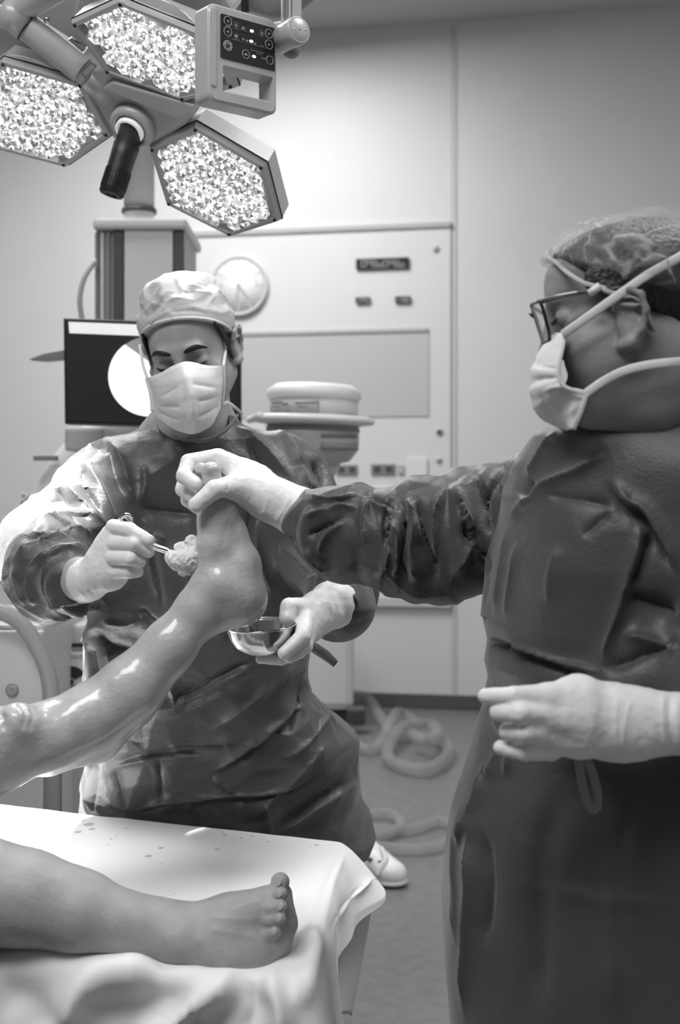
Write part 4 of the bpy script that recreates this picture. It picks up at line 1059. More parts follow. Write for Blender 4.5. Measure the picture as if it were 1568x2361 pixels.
# ================================================================== people
class HF:
    """head frame: x = the person's left, y = where the face points, z = up"""
    def __init__(s, eye_mid, f, roll=0.0):
        s.f = N(f); s.x = N(np.cross([0, 0, 1.0], s.f)); s.z = np.cross(s.f, s.x)
        s.R = frame(s.x, s.f, s.z); s.C = np.asarray(eye_mid) - s.f * 0.08
    def __call__(s, x, y, z): return s.C + s.R @ np.array([x, y, z], float)
def head_prims(h, ears=1.0, heavy=0.0, ear_off=(0, 0), nose=0.0, crown=.086):
    E = lambda c, r, k=.012, sub=False, R=None: ell(h(*c), r, h.R if R is None else R, k, sub)
    K_ = lambda a, b, ra, rb=None, k=.012, sub=False: cap(h(*a), h(*b), ra, rb, k, sub)
    p = [E((0, -.012, .035), (.074, .096, crown)), E((0, .028, -.03), (.062, .054, .085), .03),
         E((0, .055, -.093), (.027, .022, .022), .03)]
    for s in (-1, 1):
        p += [K_((.055 * s, .0, -.055), (.018 * s, .055, -.097), .020, .016, .03), E((.042 * s, .056, -.03), (.022, .018, .020), .02)]
    p += [K_((-.032, .080, .022), (.032, .080, .022), .011, None, .012)]
    for s in (-1, 1):
        p += [E((.032 * s, .100, -.002), (.019, .016, .012), .010, True)]
    p += [K_((0, .088, .008), (0, .112 - nose, -.036), .0085, .0125, .012), E((-.011, .104 - nose, -.040), (.007, .009, .007), .008), E((.011, .104 - nose, -.040), (.007, .009, .007), .008)]
    for s in (-1, 1):
        p += [E((.032 * s, .0730, -.002), (.0145, .0128, .0115), .005),
              K_((.018 * s, .0905, -.0085), (.044 * s, .0850, -.0065), .0016, None, .003)]
    p += [E((0, .094, -.066), (.022, .008, .005), .006), E((0, .093, -.074), (.019, .008, .005), .006)]
    if heavy:
        p += [E((0, .050, .042), (.056, .046, .045), .02)]
        for s in (-1, 1): p += [E((.048 * s, .035, -.055), (.030, .042, .040), .03)]
        p += [E((0, .02, -.108), (.055, .052, .034), .035), E((0, -.02, -.115), (.060, .055, .045), .03)]
    for s in (-1, 1):
        e = ears; E0, K0 = E, K_; oy, oz = ear_off[:2]; ox = (ear_off[2] if len(ear_off) > 2 else 0) * s
        E = lambda c, *a: E0((c[0] + ox, c[1] + oy, c[2] + oz), *a)
        K_ = lambda a, b, *r: K0((a[0] + ox, a[1] + oy, a[2] + oz), (b[0] + ox, b[1] + oy, b[2] + oz), *r)
        p += [E((.079 * s, -.010, -.010), (.0075, .017 * e, .030 * e), .006)]
        rim = [(.083, .006, .006), (.087, .002, .020), (.090, -.012, .025), (.092, -.024, .018), (.091, -.028, .000), (.087, -.022, -.020), (.083, -.008, -.034), (.080, .002, -.036)]
        rim = [(a * s, b * e, c * e) for a, b, c in rim]
        for a, b in zip(rim[:-1], rim[1:]): p += [K_(a, b, .0040, None, .004)]
        p += [K_(rim[-2], rim[-1], .0075, .006, .006)]
        p += [E((.090 * s, -.006, -.006), (.0065, .009 * e, .013 * e), .004, True), K_((.086 * s, -.002, .010), (.088 * s, -.018, .006), .0032, None, .004)]
        E, K_ = E0, K0
    return p
def save_glove(name, prs, lo, hi, label, parent, wrinkle=None, h=0.0021):
    V, Q = nets(prs, lo, hi, h); V = relax(V, Q, 1, .35); Nn = vnormals(V, Q)
    V = V + Nn * (0.0005 * perlin(V / 0.012) + 0.0004 * perlin(V / 0.006))[:, None]
    for pl_, w_, a_ in (wrinkle or []): fold(V, Nn, pl_, w_, a_)
    o = mk(name, V, Q, M['glove'], parent); o['label'] = label; return o
def bounds(prs_pts, pad):
    a = np.array(prs_pts); return a.min(0) - pad, a.max(0) + pad
def fchain(pts, k=0.004, root=0.006):
    out = []; root = root * .6
    for i, (a, b) in enumerate(zip(pts[:-1], pts[1:])): out.append(cap(P(*a[:3]), P(*b[:3]), a[3], b[3], k=root if i == 0 else .0022))
    return out

# ------------------------------------------------------------------ surgeon A (left, facing the camera)
A = thing('person', 'person facing us in cap, mask and gown, holding a swab clamp and bowl', 'person', tuple(P(470, 2000, 2.62) * [1, 1, 0]))
hA = HF(P(421, 838, 2.285), (-0.10, -0.89, -0.40), 0.0)
_t = hA.R.copy()
rl_ = math.radians(-9.5)
def set_roll(h, ang):
    c, s = math.cos(ang), math.sin(ang); x = h.x * c + h.z * s; z = -h.x * s + h.z * c; h.x, h.z = x, z; h.R = frame(h.x, h.f, h.z)
set_roll(hA, math.radians(8.5))
eyemid = P(419, 838, 2.285)
hA.C = eyemid - hA.f * .08
pA = head_prims(hA)
nk = hA(0, -.035, -.06)
tor = P(440, 1060, 2.46)
pA += [cap(nk, P(445, 990, 2.43), .054, .060, k=.02), cap(P(445, 990, 2.43), tor, .06, .08, k=.03)]
# torso, legs, arms of the body itself (inside the gown)
pA += [cap(P(350, 1110, 2.47), P(560, 1110, 2.47), .07, k=.04), cap(tor, P(470, 1500, 2.52), .115, .12, k=.04, flat=((0, 1, 0), .75)), cap(P(430, 1560, 2.6), P(520, 1560, 2.6), .11, k=.04)]
for s in (-1, 1):
    hip = P(475 + 95 * s, 1600, 2.60); kn = np.array([hip[0] + .02 * s, 2.62, .40]); an = np.array([kn[0] + .01 * s, 2.70, .09])
    pA += [cap(hip, kn, .085, .06, k=.03), cap(kn, an, .055, .042, k=.02), cap(an + [0, .03, -.045], an + [0, -.15, -.055], .038, .032, k=.02)]
armA1 = [(280, 1125, 2.44, .050), (112, 1315, 2.20, .045), (195, 1338, 2.05, .032), (240, 1310, 2.0, .028)]
armA2 = [(665, 1110, 2.43, .058), (765, 1340, 2.30, .045), (760, 1400, 2.14, .032), (728, 1412, 2.05, .027)]
for arm_ in (armA1, armA2): pA += chain(arm_, k=.02)
pA += chain([(240, 1310, 2.0, .025), (272, 1282, 1.98, .024)], k=.01)
pA += chain([(728, 1412, 2.05, .024), (705, 1440, 2.01, .020)], k=.01)
V, Q = nets(pA, (-.78, 1.9, -.02), (.14, 2.80, 1.70), 0.0036)
bodyA = mk('body', V, Q, M['skin'], A)
# sharper head is part of the same surface: refine only its detail by displacement
# eyes, lashes, brows
def ribbon_local(h, pts, rad, name, m, parent, flat=.45):
    return tube(name, [h(*p) for p in pts], rad, m, parent, sides=10, sub=5, up=h.f, flat=flat)
for s in (-1, 1):
    up_ = .004
    ribbon_local(hA, [(.013 * s, .0915, .022), (.024 * s, .0935, .0265), (.038 * s, .0895, .0285), (.052 * s, .0775, .0205)], [.0022, .0048, .0045, .0016], 'eyebrow', M['hair'], A)
    ribbon_local(hA, [(.0175 * s, .0865, -.0030), (.026 * s, .0893, -.0045), (.037 * s, .0888, -.0042), (.047 * s, .0825, -.0015)], [.0012, .0026, .0026, .0012], 'eyelashes', M['hair'], A, flat=.6)
# hair at the temples
hs = []
for s in (-1, 1):
    hs.append(cap(hA(.0725 * s, .028, .035), hA(.0745 * s, .018, -.012), .008, .003, k=.006, flat=(hA.x, .35)))
    hs.append(cap(hA(.072 * s, .030, .040), hA(.068 * s, .046, .055), .007, .006, k=.006, flat=(hA.x, .4)))
hs.append(cap(hA(-.04, -.085, -.03), hA(.04, -.085, -.03), .028, k=.01))
for g_ in (hs[:2], hs[2:4], hs[4:]):
    V, Q = nets(g_, hA.C - .16, hA.C + .16, .0025); mk('hair', V, Q, M['hair'], A)
# cap
capn = np.array([0, -.76, 1.0]); 
cc_ = hA.C + hA.R @ np.array([0, 0, .022])
prs = [ell(hA(0, -.012, .043), (.0850, .100, .083), hA.R), ell(hA(-.022, -.01, .108), (.042, .05, .026), hA.R, .02), ell(hA(.02, -.03, .105), (.045, .045, .020), hA.R, .02),
       half(-(hA.R @ capn), cc_)]
V, Q = nets(prs, hA.C - .2, hA.C + .2, .0026); Nn = vnormals(V, Q)
loc = (V - hA.C) @ hA.R; up_ = np.clip((loc[:, 2] - .02 - .76 * loc[:, 1]) / .05, 0, 1)
sd_ = perlin(loc * [30, 14, 14] + 4) * .0045 + (.5 - np.abs(perlin(loc * [24, 13, 34] + 11))) * .011 + (.5 - np.abs(perlin(loc * [40, 30, 60] + 5))) * .004
V = V + Nn * (sd_ * up_)[:, None]
for pl_, w_, a_ in (([(330, 730), (360, 690), (380, 640)], 8, .004), ([(325, 760), (370, 720), (400, 690), (460, 695)], 5, .004), ([(335, 735), (372, 700)], 4, -.004), ([(380, 720), (440, 715), (480, 722)], 4, -.003),
                    ([(370, 700), (375, 660), (400, 640)], 8, .005), ([(430, 655), (470, 668), (500, 690)], 7, .003), ([(420, 672), (455, 672)], 4, -.004), ([(345, 760), (360, 735), (400, 715)], 4, .004)):
    fold(V, Nn, pl_, w_, a_ * 1.3)
cpA = mk('surgical_cap', V, Q, M['cap'], A)
# band of the cap, follows the lower cap edge
band = []
for t in np.linspace(0, 2 * math.pi, 64):
    dx, dy = math.sin(t), math.cos(t)
    lo_, hi_ = 0.02, .14
    for _ in range(30):
        mid = (lo_ + hi_) / 2; y_ = dy * mid; x_ = dx * mid; z_ = .022 + .76 * y_
        q = ((x_) / .0850) ** 2 + ((y_ + .012) / .1002) ** 2 + ((z_ - .043) / .0835) ** 2
        if q > 1: hi_ = mid
        else: lo_ = mid
    band.append(hA(dx * mid, dy * mid, .022 + .76 * dy * mid + .001))
multitube('cap_band', [((band, [.0030]), dict(sides=10, smoothpath=False))], mat('band_fabric', 0.66, .7), cpA)
# mask as a pleated sheet
def bez(p, t):
    return np.array([np.interp(t, np.linspace(0, 1, len(p)), [q[i] for q in p]) for i in range(len(p[0]))]).T
def cr(p, t, n=40):
    c = catmull(np.asarray(p, float), 12); s = np.linspace(0, 1, len(c)); return np.stack([np.interp(t, s, c[:, i]) for i in range(c.shape[1])], -1)
nu, nv_ = 70, 64
Lp = [(338, 872, 2.305), (346, 900, 2.31), (350, 925, 2.315), (350, 948, 2.32)]
Rp = [(515, 843, 2.305), (516, 870, 2.31), (515, 898, 2.315), (512, 935, 2.32)]
Cp = [(424, 834, 2.215), (428, 868, 2.180), (435, 915, 2.170), (440, 962, 2.185), (442, 1001, 2.235)]
QL = [(372, 858, 2.262), (378, 885, 2.235), (386, 925, 2.225), (392, 965, 2.245), (392, 984, 2.265)]
QR = [(475, 842, 2.258), (480, 868, 2.235), (484, 910, 2.225), (485, 955, 2.245), (486, 982, 2.265)]
t = np.linspace(0, 1, nv_); cur = [cr(x, t) for x in (Lp, QL, Cp, QR, Rp)]
V = []
for j in range(nv_):
    row = cr([c[j] for c in cur], np.linspace(0, 1, nu))
    for i in range(nu):
        u_ = i / (nu - 1); v_ = t[j]; x, y, d = row[i]
        d -= 0.0 ; 
        # three pleats, opening towards the middle
        env = math.sin(math.pi * min(max(u_, 0), 1)) ** .6
        pl = 0
        for pv, am in ((.30, .0045), (.52, .0060), (.72, .0060)):
            yy = v_ - pv - .05 * math.cos((u_ - .5) * math.pi) + .05
            pl += am * (1 / (1 + math.exp(yy * 70))) - am * .5
        side = abs(u_ - .5) * 2
        d += -pl * 1.0 * (0.35 + .65 * side) * env
        # ridge along the middle below the nose and two dents beside it
        d -= .006 * math.exp(-((u_ - .535) / .035) ** 2) * math.exp(-((v_ - .75) / .25) ** 2)
        d += .009 * math.exp(-((u_ - .455) / .045) ** 2) * math.exp(-((v_ - .60) / .24) ** 2)
        d -= .004 * math.exp(-((u_ - .50) / .06) ** 2) * math.exp(-((v_ - .15) / .15) ** 2)
        V.append(P(x, y, d))
Q = np.array([(j * nu + i, j * nu + i + 1, (j + 1) * nu + i + 1, (j + 1) * nu + i) for j in range(nv_ - 1) for i in range(nu - 1)])
V = np.array(V); Nn = vnormals(V, Q)
if Nn[:, 1].mean() > 0: Q = Q[:, ::-1]; Nn = -Nn
V = V + Nn * (0.0010 * perlin(V / .03) + .0005 * perlin(V / .01))[:, None]
for pl_, w_, a_, md in (([(365, 918), (390, 903), (416, 889)], 5, -.003, 'ridge'), ([(438, 884), (470, 888), (508, 897)], 4, -.004, 'ridge'), ([(452, 925), (480, 922), (506, 914)], 4, -.0035, 'ridge'),
                    ([(364, 938), (395, 938), (420, 940)], 4, -.0035, 'ridge'), ([(452, 968), (480, 952), (510, 934)], 4, -.0035, 'ridge'), ([(362, 950), (390, 962), (415, 968)], 4, -.003, 'ridge'),
                    ([(343, 880), (390, 858), (424, 842)], 3, .0012, 'ridge'), ([(430, 842), (470, 848), (512, 850)], 3, .0012, 'ridge')):
    fold(V, Nn, pl_, w_, a_, md)
mkA = mk('face_mask', V, Q, M['mask'], A); md = mkA.modifiers.new('thickness', 'SOLIDIFY'); md.thickness = .0015; md.offset = -1
def mtie(name, pts, w_, par, m=None, up=(0, 1, 0)):
    return tube(name, pts, w_, m or M['mask'], par, sides=8, sub=6, up=up, flat=.22)
mtie('mask_tie', [P(340, 872, 2.300), P(331, 846, 2.31), P(325, 815, 2.33), P(322, 795, 2.35)], .0026, mkA)
mtie('mask_tie', [P(515, 843, 2.300), P(519, 815, 2.32), P(522, 785, 2.345), P(520, 770, 2.36)], .0028, mkA)
mtie('mask_tie', [P(512, 935, 2.315), P(524, 928, 2.32), P(545, 942, 2.33), P(558, 956, 2.36)], .0028, mkA)
mtie('mask_edge', [P(338, 872, 2.301), P(346, 900, 2.305), P(350, 925, 2.31), P(351, 948, 2.315)], .0034, mkA)
mtie('mask_edge', [P(515, 843, 2.301), P(516, 870, 2.305), P(515, 898, 2.31), P(512, 935, 2.315)], .0034, mkA)
# the gown
def rowz(py, d): return CAMZ - (py - 1115.0) * d / F
def rows_px(lst):
    out = []
    for py, x0, x1, dc, hd_ in lst:
        # silhouette points taken on the middle depth
        out.append((rowz(py, dc), (x0 - 784) * dc / F, (x1 - 784) * dc / F, dc - hd_, dc + hd_))
    return out
gA = [loft(rows_px([(942, 360, 535, 2.44, .060), (975, 335, 570, 2.44, .075), (1010, 290, 625, 2.45, .105), (1050, 235, 672, 2.46, .125), (1130, 215, 715, 2.47, .14), (1250, 212, 722, 2.48, .15), (1400, 205, 722, 2.50, .15), (1480, 200, 718, 2.52, .15), (1540, 205, 716, 2.54, .16),
      (1600, 208, 722, 2.57, .17), (1650, 208, 765, 2.60, .18), (1700, 207, 815, 2.63, .19), (1760, 205, 828, 2.66, .20), (1850, 200, 834, 2.70, .21), (1925, 198, 866, 2.72, .22), (1975, 200, 850, 2.73, .22)]), k=.03)]
gA += [cap(P(280, 1118, 2.44), P(120, 1300, 2.22), .074, .072, k=.07), cap(P(120, 1300, 2.22), P(112, 1335, 2.17), .071, .070, k=.03), cap(P(112, 1330, 2.17), P(160, 1345, 2.09), .067, .040, k=.03),
       cap(P(205, 1110, 2.42), P(105, 1240, 2.28), .050, .062, k=.05)]
gA += [cap(P(645, 1090, 2.44), P(758, 1300, 2.33), .072, .072, k=.06), cap(P(758, 1300, 2.33), P(782, 1365, 2.25), .072, .058, k=.03), cap(P(782, 1370, 2.25), P(780, 1394, 2.13), .056, .0445, k=.03)]
gA += [cap(P(440, 880, 2.36), P(450, 965, 2.39), .058, .058, k=.008, sub=True)]
B_ROOT = [None]
def dress(name, prs, lo, hi, h, m, parent, folds, cr_, dr=None, rel=1, gain=1.35):
    V, Q = nets(prs, lo, hi, h); V, Q = subdivide(V, Q); V = relax(V, Q, rel + 1, .5); Nn = vnormals(V, Q)
    for f_ in cr_: V = crumple(V, Nn, **f_)
    Nn = vnormals(V, Q)
    for f_ in folds:
        pl_, w_, a_ = f_[:3]; md = f_[3] if len(f_) > 3 else 'ridge'; kw = f_[4] if len(f_) > 4 else {}
        gq = 1.5 if (parent is B_ROOT[0] and np.mean([q[0] for q in pl_]) < 1135 and np.mean([q[1] for q in pl_]) < 1400) else gain
        fold(V, Nn, pl_, w_, a_ * gq, md, **kw)
    return mk(name, V, Q, m, parent)
def wA(V):
    S = project(V); l = np.clip((265 - S[:, 0]) / 60, 0, 1) * (S[:, 1] < 1480); r = np.clip((S[:, 0] - 690) / 40, 0, 1) * (S[:, 1] < 1480)
    return np.maximum(np.maximum(l, r), np.where(S[:, 1] > 1450, .38, .12))
FA = [
 # right sleeve of the wearer (left in view)
 ([(60, 1215), (130, 1190), (200, 1195), (255, 1215)], 11, .010), ([(25, 1290), (100, 1240), (170, 1225), (225, 1235)], 9, .012), ([(40, 1262), (110, 1220), (190, 1212)], 6, -.008),
 ([(60, 1325), (90, 1290), (140, 1265), (190, 1262)], 8, .008), ([(62, 1325), (75, 1380), (80, 1400)], 7, .007), ([(30, 1300), (40, 1350), (60, 1400)], 10, .006),
 ([(100, 1395), (160, 1390), (225, 1350)], 8, .009), ([(105, 1425), (160, 1420), (235, 1400)], 7, .007), ([(120, 1405), (180, 1405), (230, 1390)], 5, -.008),
 ([(200, 1060), (240, 1150), (270, 1240)], 9, .009), ([(190, 1070), (200, 1130), (250, 1210)], 9, -.008), ([(150, 1110), (190, 1160), (250, 1210)], 8, .010), ([(125, 1120), (160, 1160), (190, 1165)], 6, -.007),
 ([(245, 1010), (280, 1060), (300, 1140), (310, 1170)], 8, .009), ([(250, 1005), (262, 1080), (290, 1150)], 12, -.007), ([(330, 1070), (335, 1120), (318, 1165)], 8, .008), ([(180, 1010), (220, 1030), (262, 1040)], 9, -.006),
 ([(240, 975), (290, 965), (320, 985)], 10, -.006), ([(160, 1180), (140, 1150), (110, 1160)], 6, -.007), ([(85, 1255), (90, 1225), (110, 1205)], 6, -.006),
 # chest
 ([(315, 1170), (400, 1180), (460, 1185)], 12, -.010), ([(330, 1190), (350, 1230), (390, 1245)], 9, .006), ([(330, 1200), (362, 1350), (372, 1425)], 8, -.010), ([(345, 1200), (350, 1300), (375, 1390)], 7, .007),
 ([(540, 980), (620, 1040), (680, 1120)], 12, .010), ([(565, 1000), (600, 1080), (640, 1150)], 10, -.009), ([(590, 965), (660, 1010), (710, 1090)], 9, .008), ([(715, 1060), (735, 1100), (730, 1160)], 7, -.012), ([(690, 1070), (720, 1120), (745, 1150)], 7, .008),
 ([(400, 1020), (440, 1080), (420, 1150)], 14, .006), ([(560, 1050), (580, 1150), (572, 1260), (620, 1370)], 8, -.012), ([(590, 1180), (600, 1300), (640, 1400)], 8, .010), ([(640, 1250), (690, 1290), (720, 1330)], 12, .010),
 ([(700, 1350), (745, 1330), (780, 1345)], 8, .008), ([(735, 1375), (770, 1360), (805, 1400)], 7, -.008), ([(760, 1350), (800, 1370), (830, 1400)], 8, .008),
 # waist and skirt
 ([(210, 1450), (250, 1490), (320, 1505)], 9, -.012), ([(230, 1430), (290, 1440), (340, 1420)], 10, .008), ([(320, 1400), (350, 1430), (370, 1440)], 7, -.008), ([(205, 1480), (215, 1540), (230, 1580)], 10, -.010), ([(250, 1500), (262, 1540)], 9, .006),
 ([(600, 1520), (500, 1570), (400, 1620), (350, 1640)], 7, -.014, 'step'), ([(345, 1655), (420, 1640), (500, 1600), (600, 1545)], 14, .010),
 ([(390, 1575), (400, 1610), (398, 1630)], 6, .010), ([(265, 1706), (370, 1714), (500, 1716), (590, 1700)], 6, -.010, 'step'),
 ([(710, 1620), (640, 1680), (560, 1740), (490, 1790)], 9, .020, 'step'), ([(700, 1510), (600, 1600), (480, 1690)], 14, .010), ([(770, 1700), (680, 1790), (560, 1900)], 13, .012), ([(700, 1560), (690, 1640), (650, 1700)], 12, -.010), ([(262, 1765), (360, 1742), (480, 1740)], 6, .012, 'step'), ([(365, 1742), (370, 1860)], 6, -.008),
 ([(300, 1880), (370, 1858), (520, 1840), (660, 1825), (760, 1760)], 6, -.014, 'step'), ([(490, 1790), (530, 1820), (540, 1835)], 7, .008), ([(640, 1750), (700, 1720), (760, 1640)], 14, .010),
 ([(815, 1802), (720, 1860), (640, 1920)], 10, -.020, 'step'), ([(600, 1835), (618, 1880), (620, 1930)], 9, .010), ([(565, 1840), (548, 1890), (540, 1925)], 8, .008), ([(262, 1770), (290, 1870)], 10, -.006),
 ([(235, 1740), (245, 1800), (262, 1880)], 9, .005), ([(216, 1750), (222, 1800), (212, 1880)], 8, -.003), ([(700, 1560), (735, 1620), (780, 1690)], 12, .010), ([(380, 1260), (420, 1290), (450, 1380)], 12, .006),
]
gownA = dress('surgical_gown', gA, (-.78, 1.92, .28), (.16, 3.0, 1.42), 0.0062, M['gown'], A, FA,
      [dict(scale=.17, amp=.020, seed=1, stretch=(1, .8, .7)), dict(scale=.095, amp=.026, seed=2, stretch=(.8, 1, 1.2), wfn=wA), dict(scale=.25, amp=.018, seed=3, sharp=False)])
# open bottom of the gown is a closed hem; collar band and waist tie
cl = [P(432, 1012, 2.325), P(465, 1016, 2.325), P(500, 1006, 2.33), P(528, 984, 2.34), P(548, 957, 2.365)]
tube('collar', cl, [.0025, .004, .004, .0035, .003], mat('collar_knit', .16, .7), gownA)
tube('waist_tie', [P(700, 1480, 2.42), P(722, 1492, 2.40), P(750, 1510, 2.39), P(774, 1531, 2.38)], [.006, .0095, .0095, .007], M['gown'], gownA, up=(0, 1, 0), flat=.35)
# glove, right hand of surgeon A with the clamp
dA = 1.985
hand = chain([(210, 1332, 2.01, .0330), (240, 1316, 1.995, .0300)], k=.01)
hand += [cap(P(210, 1332, 2.01), P(203, 1337, 2.02), .0345, .0348, k=.003)]
hand += chain([(240, 1312, 1.99, .0270), (262, 1270, 1.985, .0265)], k=.02) + chain([(240, 1285, 1.985, .022), (262, 1235, 1.975, .020)], k=.02) + chain([(262, 1320, 1.985, .022), (280, 1290, 1.975, .020)], k=.02)
fing = [[(262, 1215, 1.965, .0122), (300, 1222, 1.935, .0112), (343, 1246, 1.925, .0095)],
        [(266, 1252, 1.955, .0118), (310, 1254, 1.925, .0108), (342, 1272, 1.935, .0095)],
        [(262, 1286, 1.955, .0114), (300, 1288, 1.925, .0106), (322, 1296, 1.940, .0094)],
        [(264, 1318, 1.965, .0115), (300, 1318, 1.940, .0104), (318, 1318, 1.950, .0090)]]
for f_ in fing: hand += fchain(f_)
hand += fchain([(262, 1250, 2.00, .015), (300, 1240, 2.005, .0125), (338, 1258, 1.965, .0105)])
def glove_box(prs_pts, pad=.055):
    a = np.array([P(*q[:3]) for q in prs_pts]); return a.min(0) - pad, a.max(0) + pad
lo, hi = glove_box([(170, 1350, 2.04), (350, 1210, 1.92), (260, 1330, 2.0)])
save_glove('glove', hand, lo, hi, 'white latex glove closed round the clamp', A,
   [([(180, 1310), (176, 1350), (200, 1380)], 4, .0018), ([(192, 1304), (192, 1345), (215, 1378)], 4, .0016), ([(206, 1298), (208, 1340), (228, 1372)], 4, .0016), ([(222, 1290), (226, 1330), (246, 1362)], 4, .0014),
    ([(270, 1335), (290, 1342), (310, 1336)], 4, -.0015)])
# clamp (sponge forceps) with swab
cm = thing('sponge_forceps', 'polished steel ring-handled clamp gripped by the left surgeon, pressing a swab', 'clamp', tuple(P(360, 1260, 1.94)))
ringp = [P(292 + 13 * math.cos(t), 1200 + 14 * math.sin(t), 1.955 + .008 * math.sin(t)) for t in np.linspace(0, 2 * math.pi, 25)]
multitube('finger_ring', [((ringp, [.0026]), dict(sides=10, smoothpath=False))], M['steel'], cm)
ringp2 = [P(286 + 12 * math.cos(t), 1203 + 12 * math.sin(t), 1.972 + .008 * math.sin(t)) for t in np.linspace(0, 2 * math.pi, 25)]
multitube('finger_ring', [((ringp2, [.0026]), dict(sides=10, smoothpath=False))], M['steel'], cm)
tube('shank', [P(302, 1212, 1.955), P(350, 1254, 1.945), P(385, 1268, 1.94), P(420, 1283, 1.935)], [.0028, .0036, .0034, .0024], M['steel'], cm)
tube('shank', [P(298, 1216, 1.968), P(350, 1258, 1.952), P(385, 1273, 1.945), P(418, 1288, 1.94)], [.0028, .0034, .0030, .0024], M['steel'], cm)
sw = [cap(P(405, 1292, 1.93), P(440, 1290, 1.925), .0125, .016, k=.004), cap(P(420, 1268, 1.94), P(446, 1262, 1.935), .0085, .011, k=.003), cap(P(442, 1250, 1.935), P(452, 1285, 1.93), .0095, .011, k=.003),
      cap(P(425, 1312, 1.93), P(446, 1308, 1.93), .0095, .010, k=.003), cap(P(412, 1262, 1.945), P(432, 1256, 1.94), .006, .007, k=.003), cap(P(396, 1284, 1.935), P(408, 1302, 1.93), .009, .008, k=.003)]
lo, hi = glove_box([(390, 1240, 1.94), (455, 1320, 1.92)], .03)
V, Q = nets(sw, lo, hi, .0013); Nn = vnormals(V, Q); V = V + Nn * ((.5 - np.abs(perlin(V / .009))) * .004 + perlin(V / .004) * .0008)[:, None]
tag(mk('gauze_swab', V, Q, M['gauze']), 'crumpled white gauze swab in the clamp, pressed to the lifted foot', 'swab')
# left hand of surgeon A and the bowl
hand = chain([(772, 1392, 2.10, .0385), (735, 1412, 2.06, .0335)], k=.01) + chain([(735, 1412, 2.06, .030), (700, 1425, 2.02, .0255)], k=.015) + chain([(712, 1448, 2.03, .024), (690, 1470, 2.00, .021)], k=.02)
hand += [cap(P(768, 1394, 2.095), P(775, 1391, 2.105), .0405, .040, k=.003)]
hand += fchain([(700, 1405, 2.02, .019), (668, 1400, 1.995, .0148), (662, 1424, 1.985, .0125)], root=.012)
hand += fchain([(704, 1430, 2.00, .0150), (697, 1468, 1.965, .0125), (655, 1505, 1.950, .0098)], root=.012)
hand += fchain([(708, 1452, 2.00, .0145), (703, 1490, 1.975, .0120), (668, 1515, 1.965, .0098)], root=.012)
hand += fchain([(704, 1462, 2.02, .0140), (690, 1502, 1.99, .0112), (648, 1520, 1.98, .0095), (600, 1519, 1.985, .0075)], root=.012)
hand += fchain([(700, 1455, 2.04, .0130), (690, 1495, 2.02, .0110), (655, 1514, 2.02, .0090)], root=.012)
lo, hi = glove_box([(790, 1380, 2.12), (600, 1520, 1.94), (700, 1400, 2.0)], .05)
save_glove('glove', hand, lo, hi, 'white latex glove cradling the bowl', A,
   [([(745, 1362), (765, 1400), (752, 1450)], 5, .0015), ([(757, 1362), (775, 1400), (765, 1446)], 5, -.0015), ([(684, 1392), (688, 1415), (680, 1440)], 4, -.0018), ([(650, 1410), (665, 1406)], 3, -.001)])
bw = thing('bowl', 'shiny stainless steel bowl held under the heel of the lifted foot', 'bowl', tuple(P(602, 1506, 1.99)))
bc = P(601, 1440, 1.985); R1 = 81 * 1.985 / F; Hh = 66 * 1.985 / F; axb = N([-0.05, -0.10, 1])
prof = [(0.001, -Hh), (R1 * .45, -Hh), (R1 * .62, -Hh * .93), (R1 * .80, -Hh * .70), (R1 * .92, -Hh * .40), (R1 * .98, -Hh * .1), (R1 * 1.0, 0), (R1 * 1.035, .0012), (R1 * 1.035, -.0010),
        (R1 * .985, -.0015), (R1 * .965, -Hh * .12), (R1 * .90, -Hh * .42), (R1 * .78, -Hh * .70), (R1 * .60, -Hh * .90), (R1 * .44, -Hh * .96), (0.001, -Hh * .96)]
lathe('bowl_shell', prof, bc, axb, M['steel'], bw, 96)
# ------------------------------------------------------------------ surgeon B (right, in profile)
B = thing('person', 'person in profile at the right with sheer hair cap, mask and gown, gripping toes', 'person', tuple(P(1420, 2000, 1.75) * [1, 1, 0]))
B_ROOT[0] = B
eB = P(1288, 740, 1.575)
hB = HF(eB, (-.965, .20, -.10)); hB.C = eB - hB.f * .085
SB = 1.03
pB = []
class HS:
    """scaled head frame (a somewhat larger head)"""
    def __init__(s, h, k): s.h = h; s.k = k; s.R = h.R; s.x, s.f, s.z = h.x, h.f, h.z; s.C = h.C
    def __call__(s, x, y, z): return s.h(x * s.k, y * s.k, z * s.k)
hb_ = HS(hB, SB)
pB = head_prims(hb_, ears=1.0, heavy=1.0, ear_off=(.012, -.012, .004), nose=.014, crown=.068)
pB += [cap(hb_(0, -.04, -.06), P(1500, 1010, 1.63), .068, .078, k=.03), cap(P(1500, 1000, 1.63), P(1500, 1150, 1.68), .08, .11, k=.04)]
pB += [cap(P(1520, 1200, 1.63), P(1440, 1200, 1.80), .06, k=.04), cap(P(1480, 1250, 1.72), P(1450, 1900, 1.74), .12, .12, k=.05)]
for s in (-1, 1):
    hip = np.array([P(1450, 1900, 1.74)[0], 1.74 + .1 * s, .72]); kn = np.array([hip[0], hip[1], .42]); an = np.array([kn[0], kn[1], .09])
    pB += [cap(hip, kn, .09, .062, k=.03), cap(kn, an, .056, .042, k=.02), cap(an + [.03, 0, -.05], an + [-.15, 0, -.055], .036, .030, k=.02)]
arB = [(1260, 1130, 1.86, .06), (990, 1245, 1.88, .045), (760, 1200, 1.93, .034), (690, 1180, 1.945, .030), (600, 1130, 1.955, .024)]
arN = [(1650, 1200, 1.57, .045), (1800, 1600, 1.46, .042), (1600, 1668, 1.43, .027), (1440, 1668, 1.425, .026), (1320, 1655, 1.42, .021)]
pB += chain(arB, k=.02) + chain(arN, k=.02)
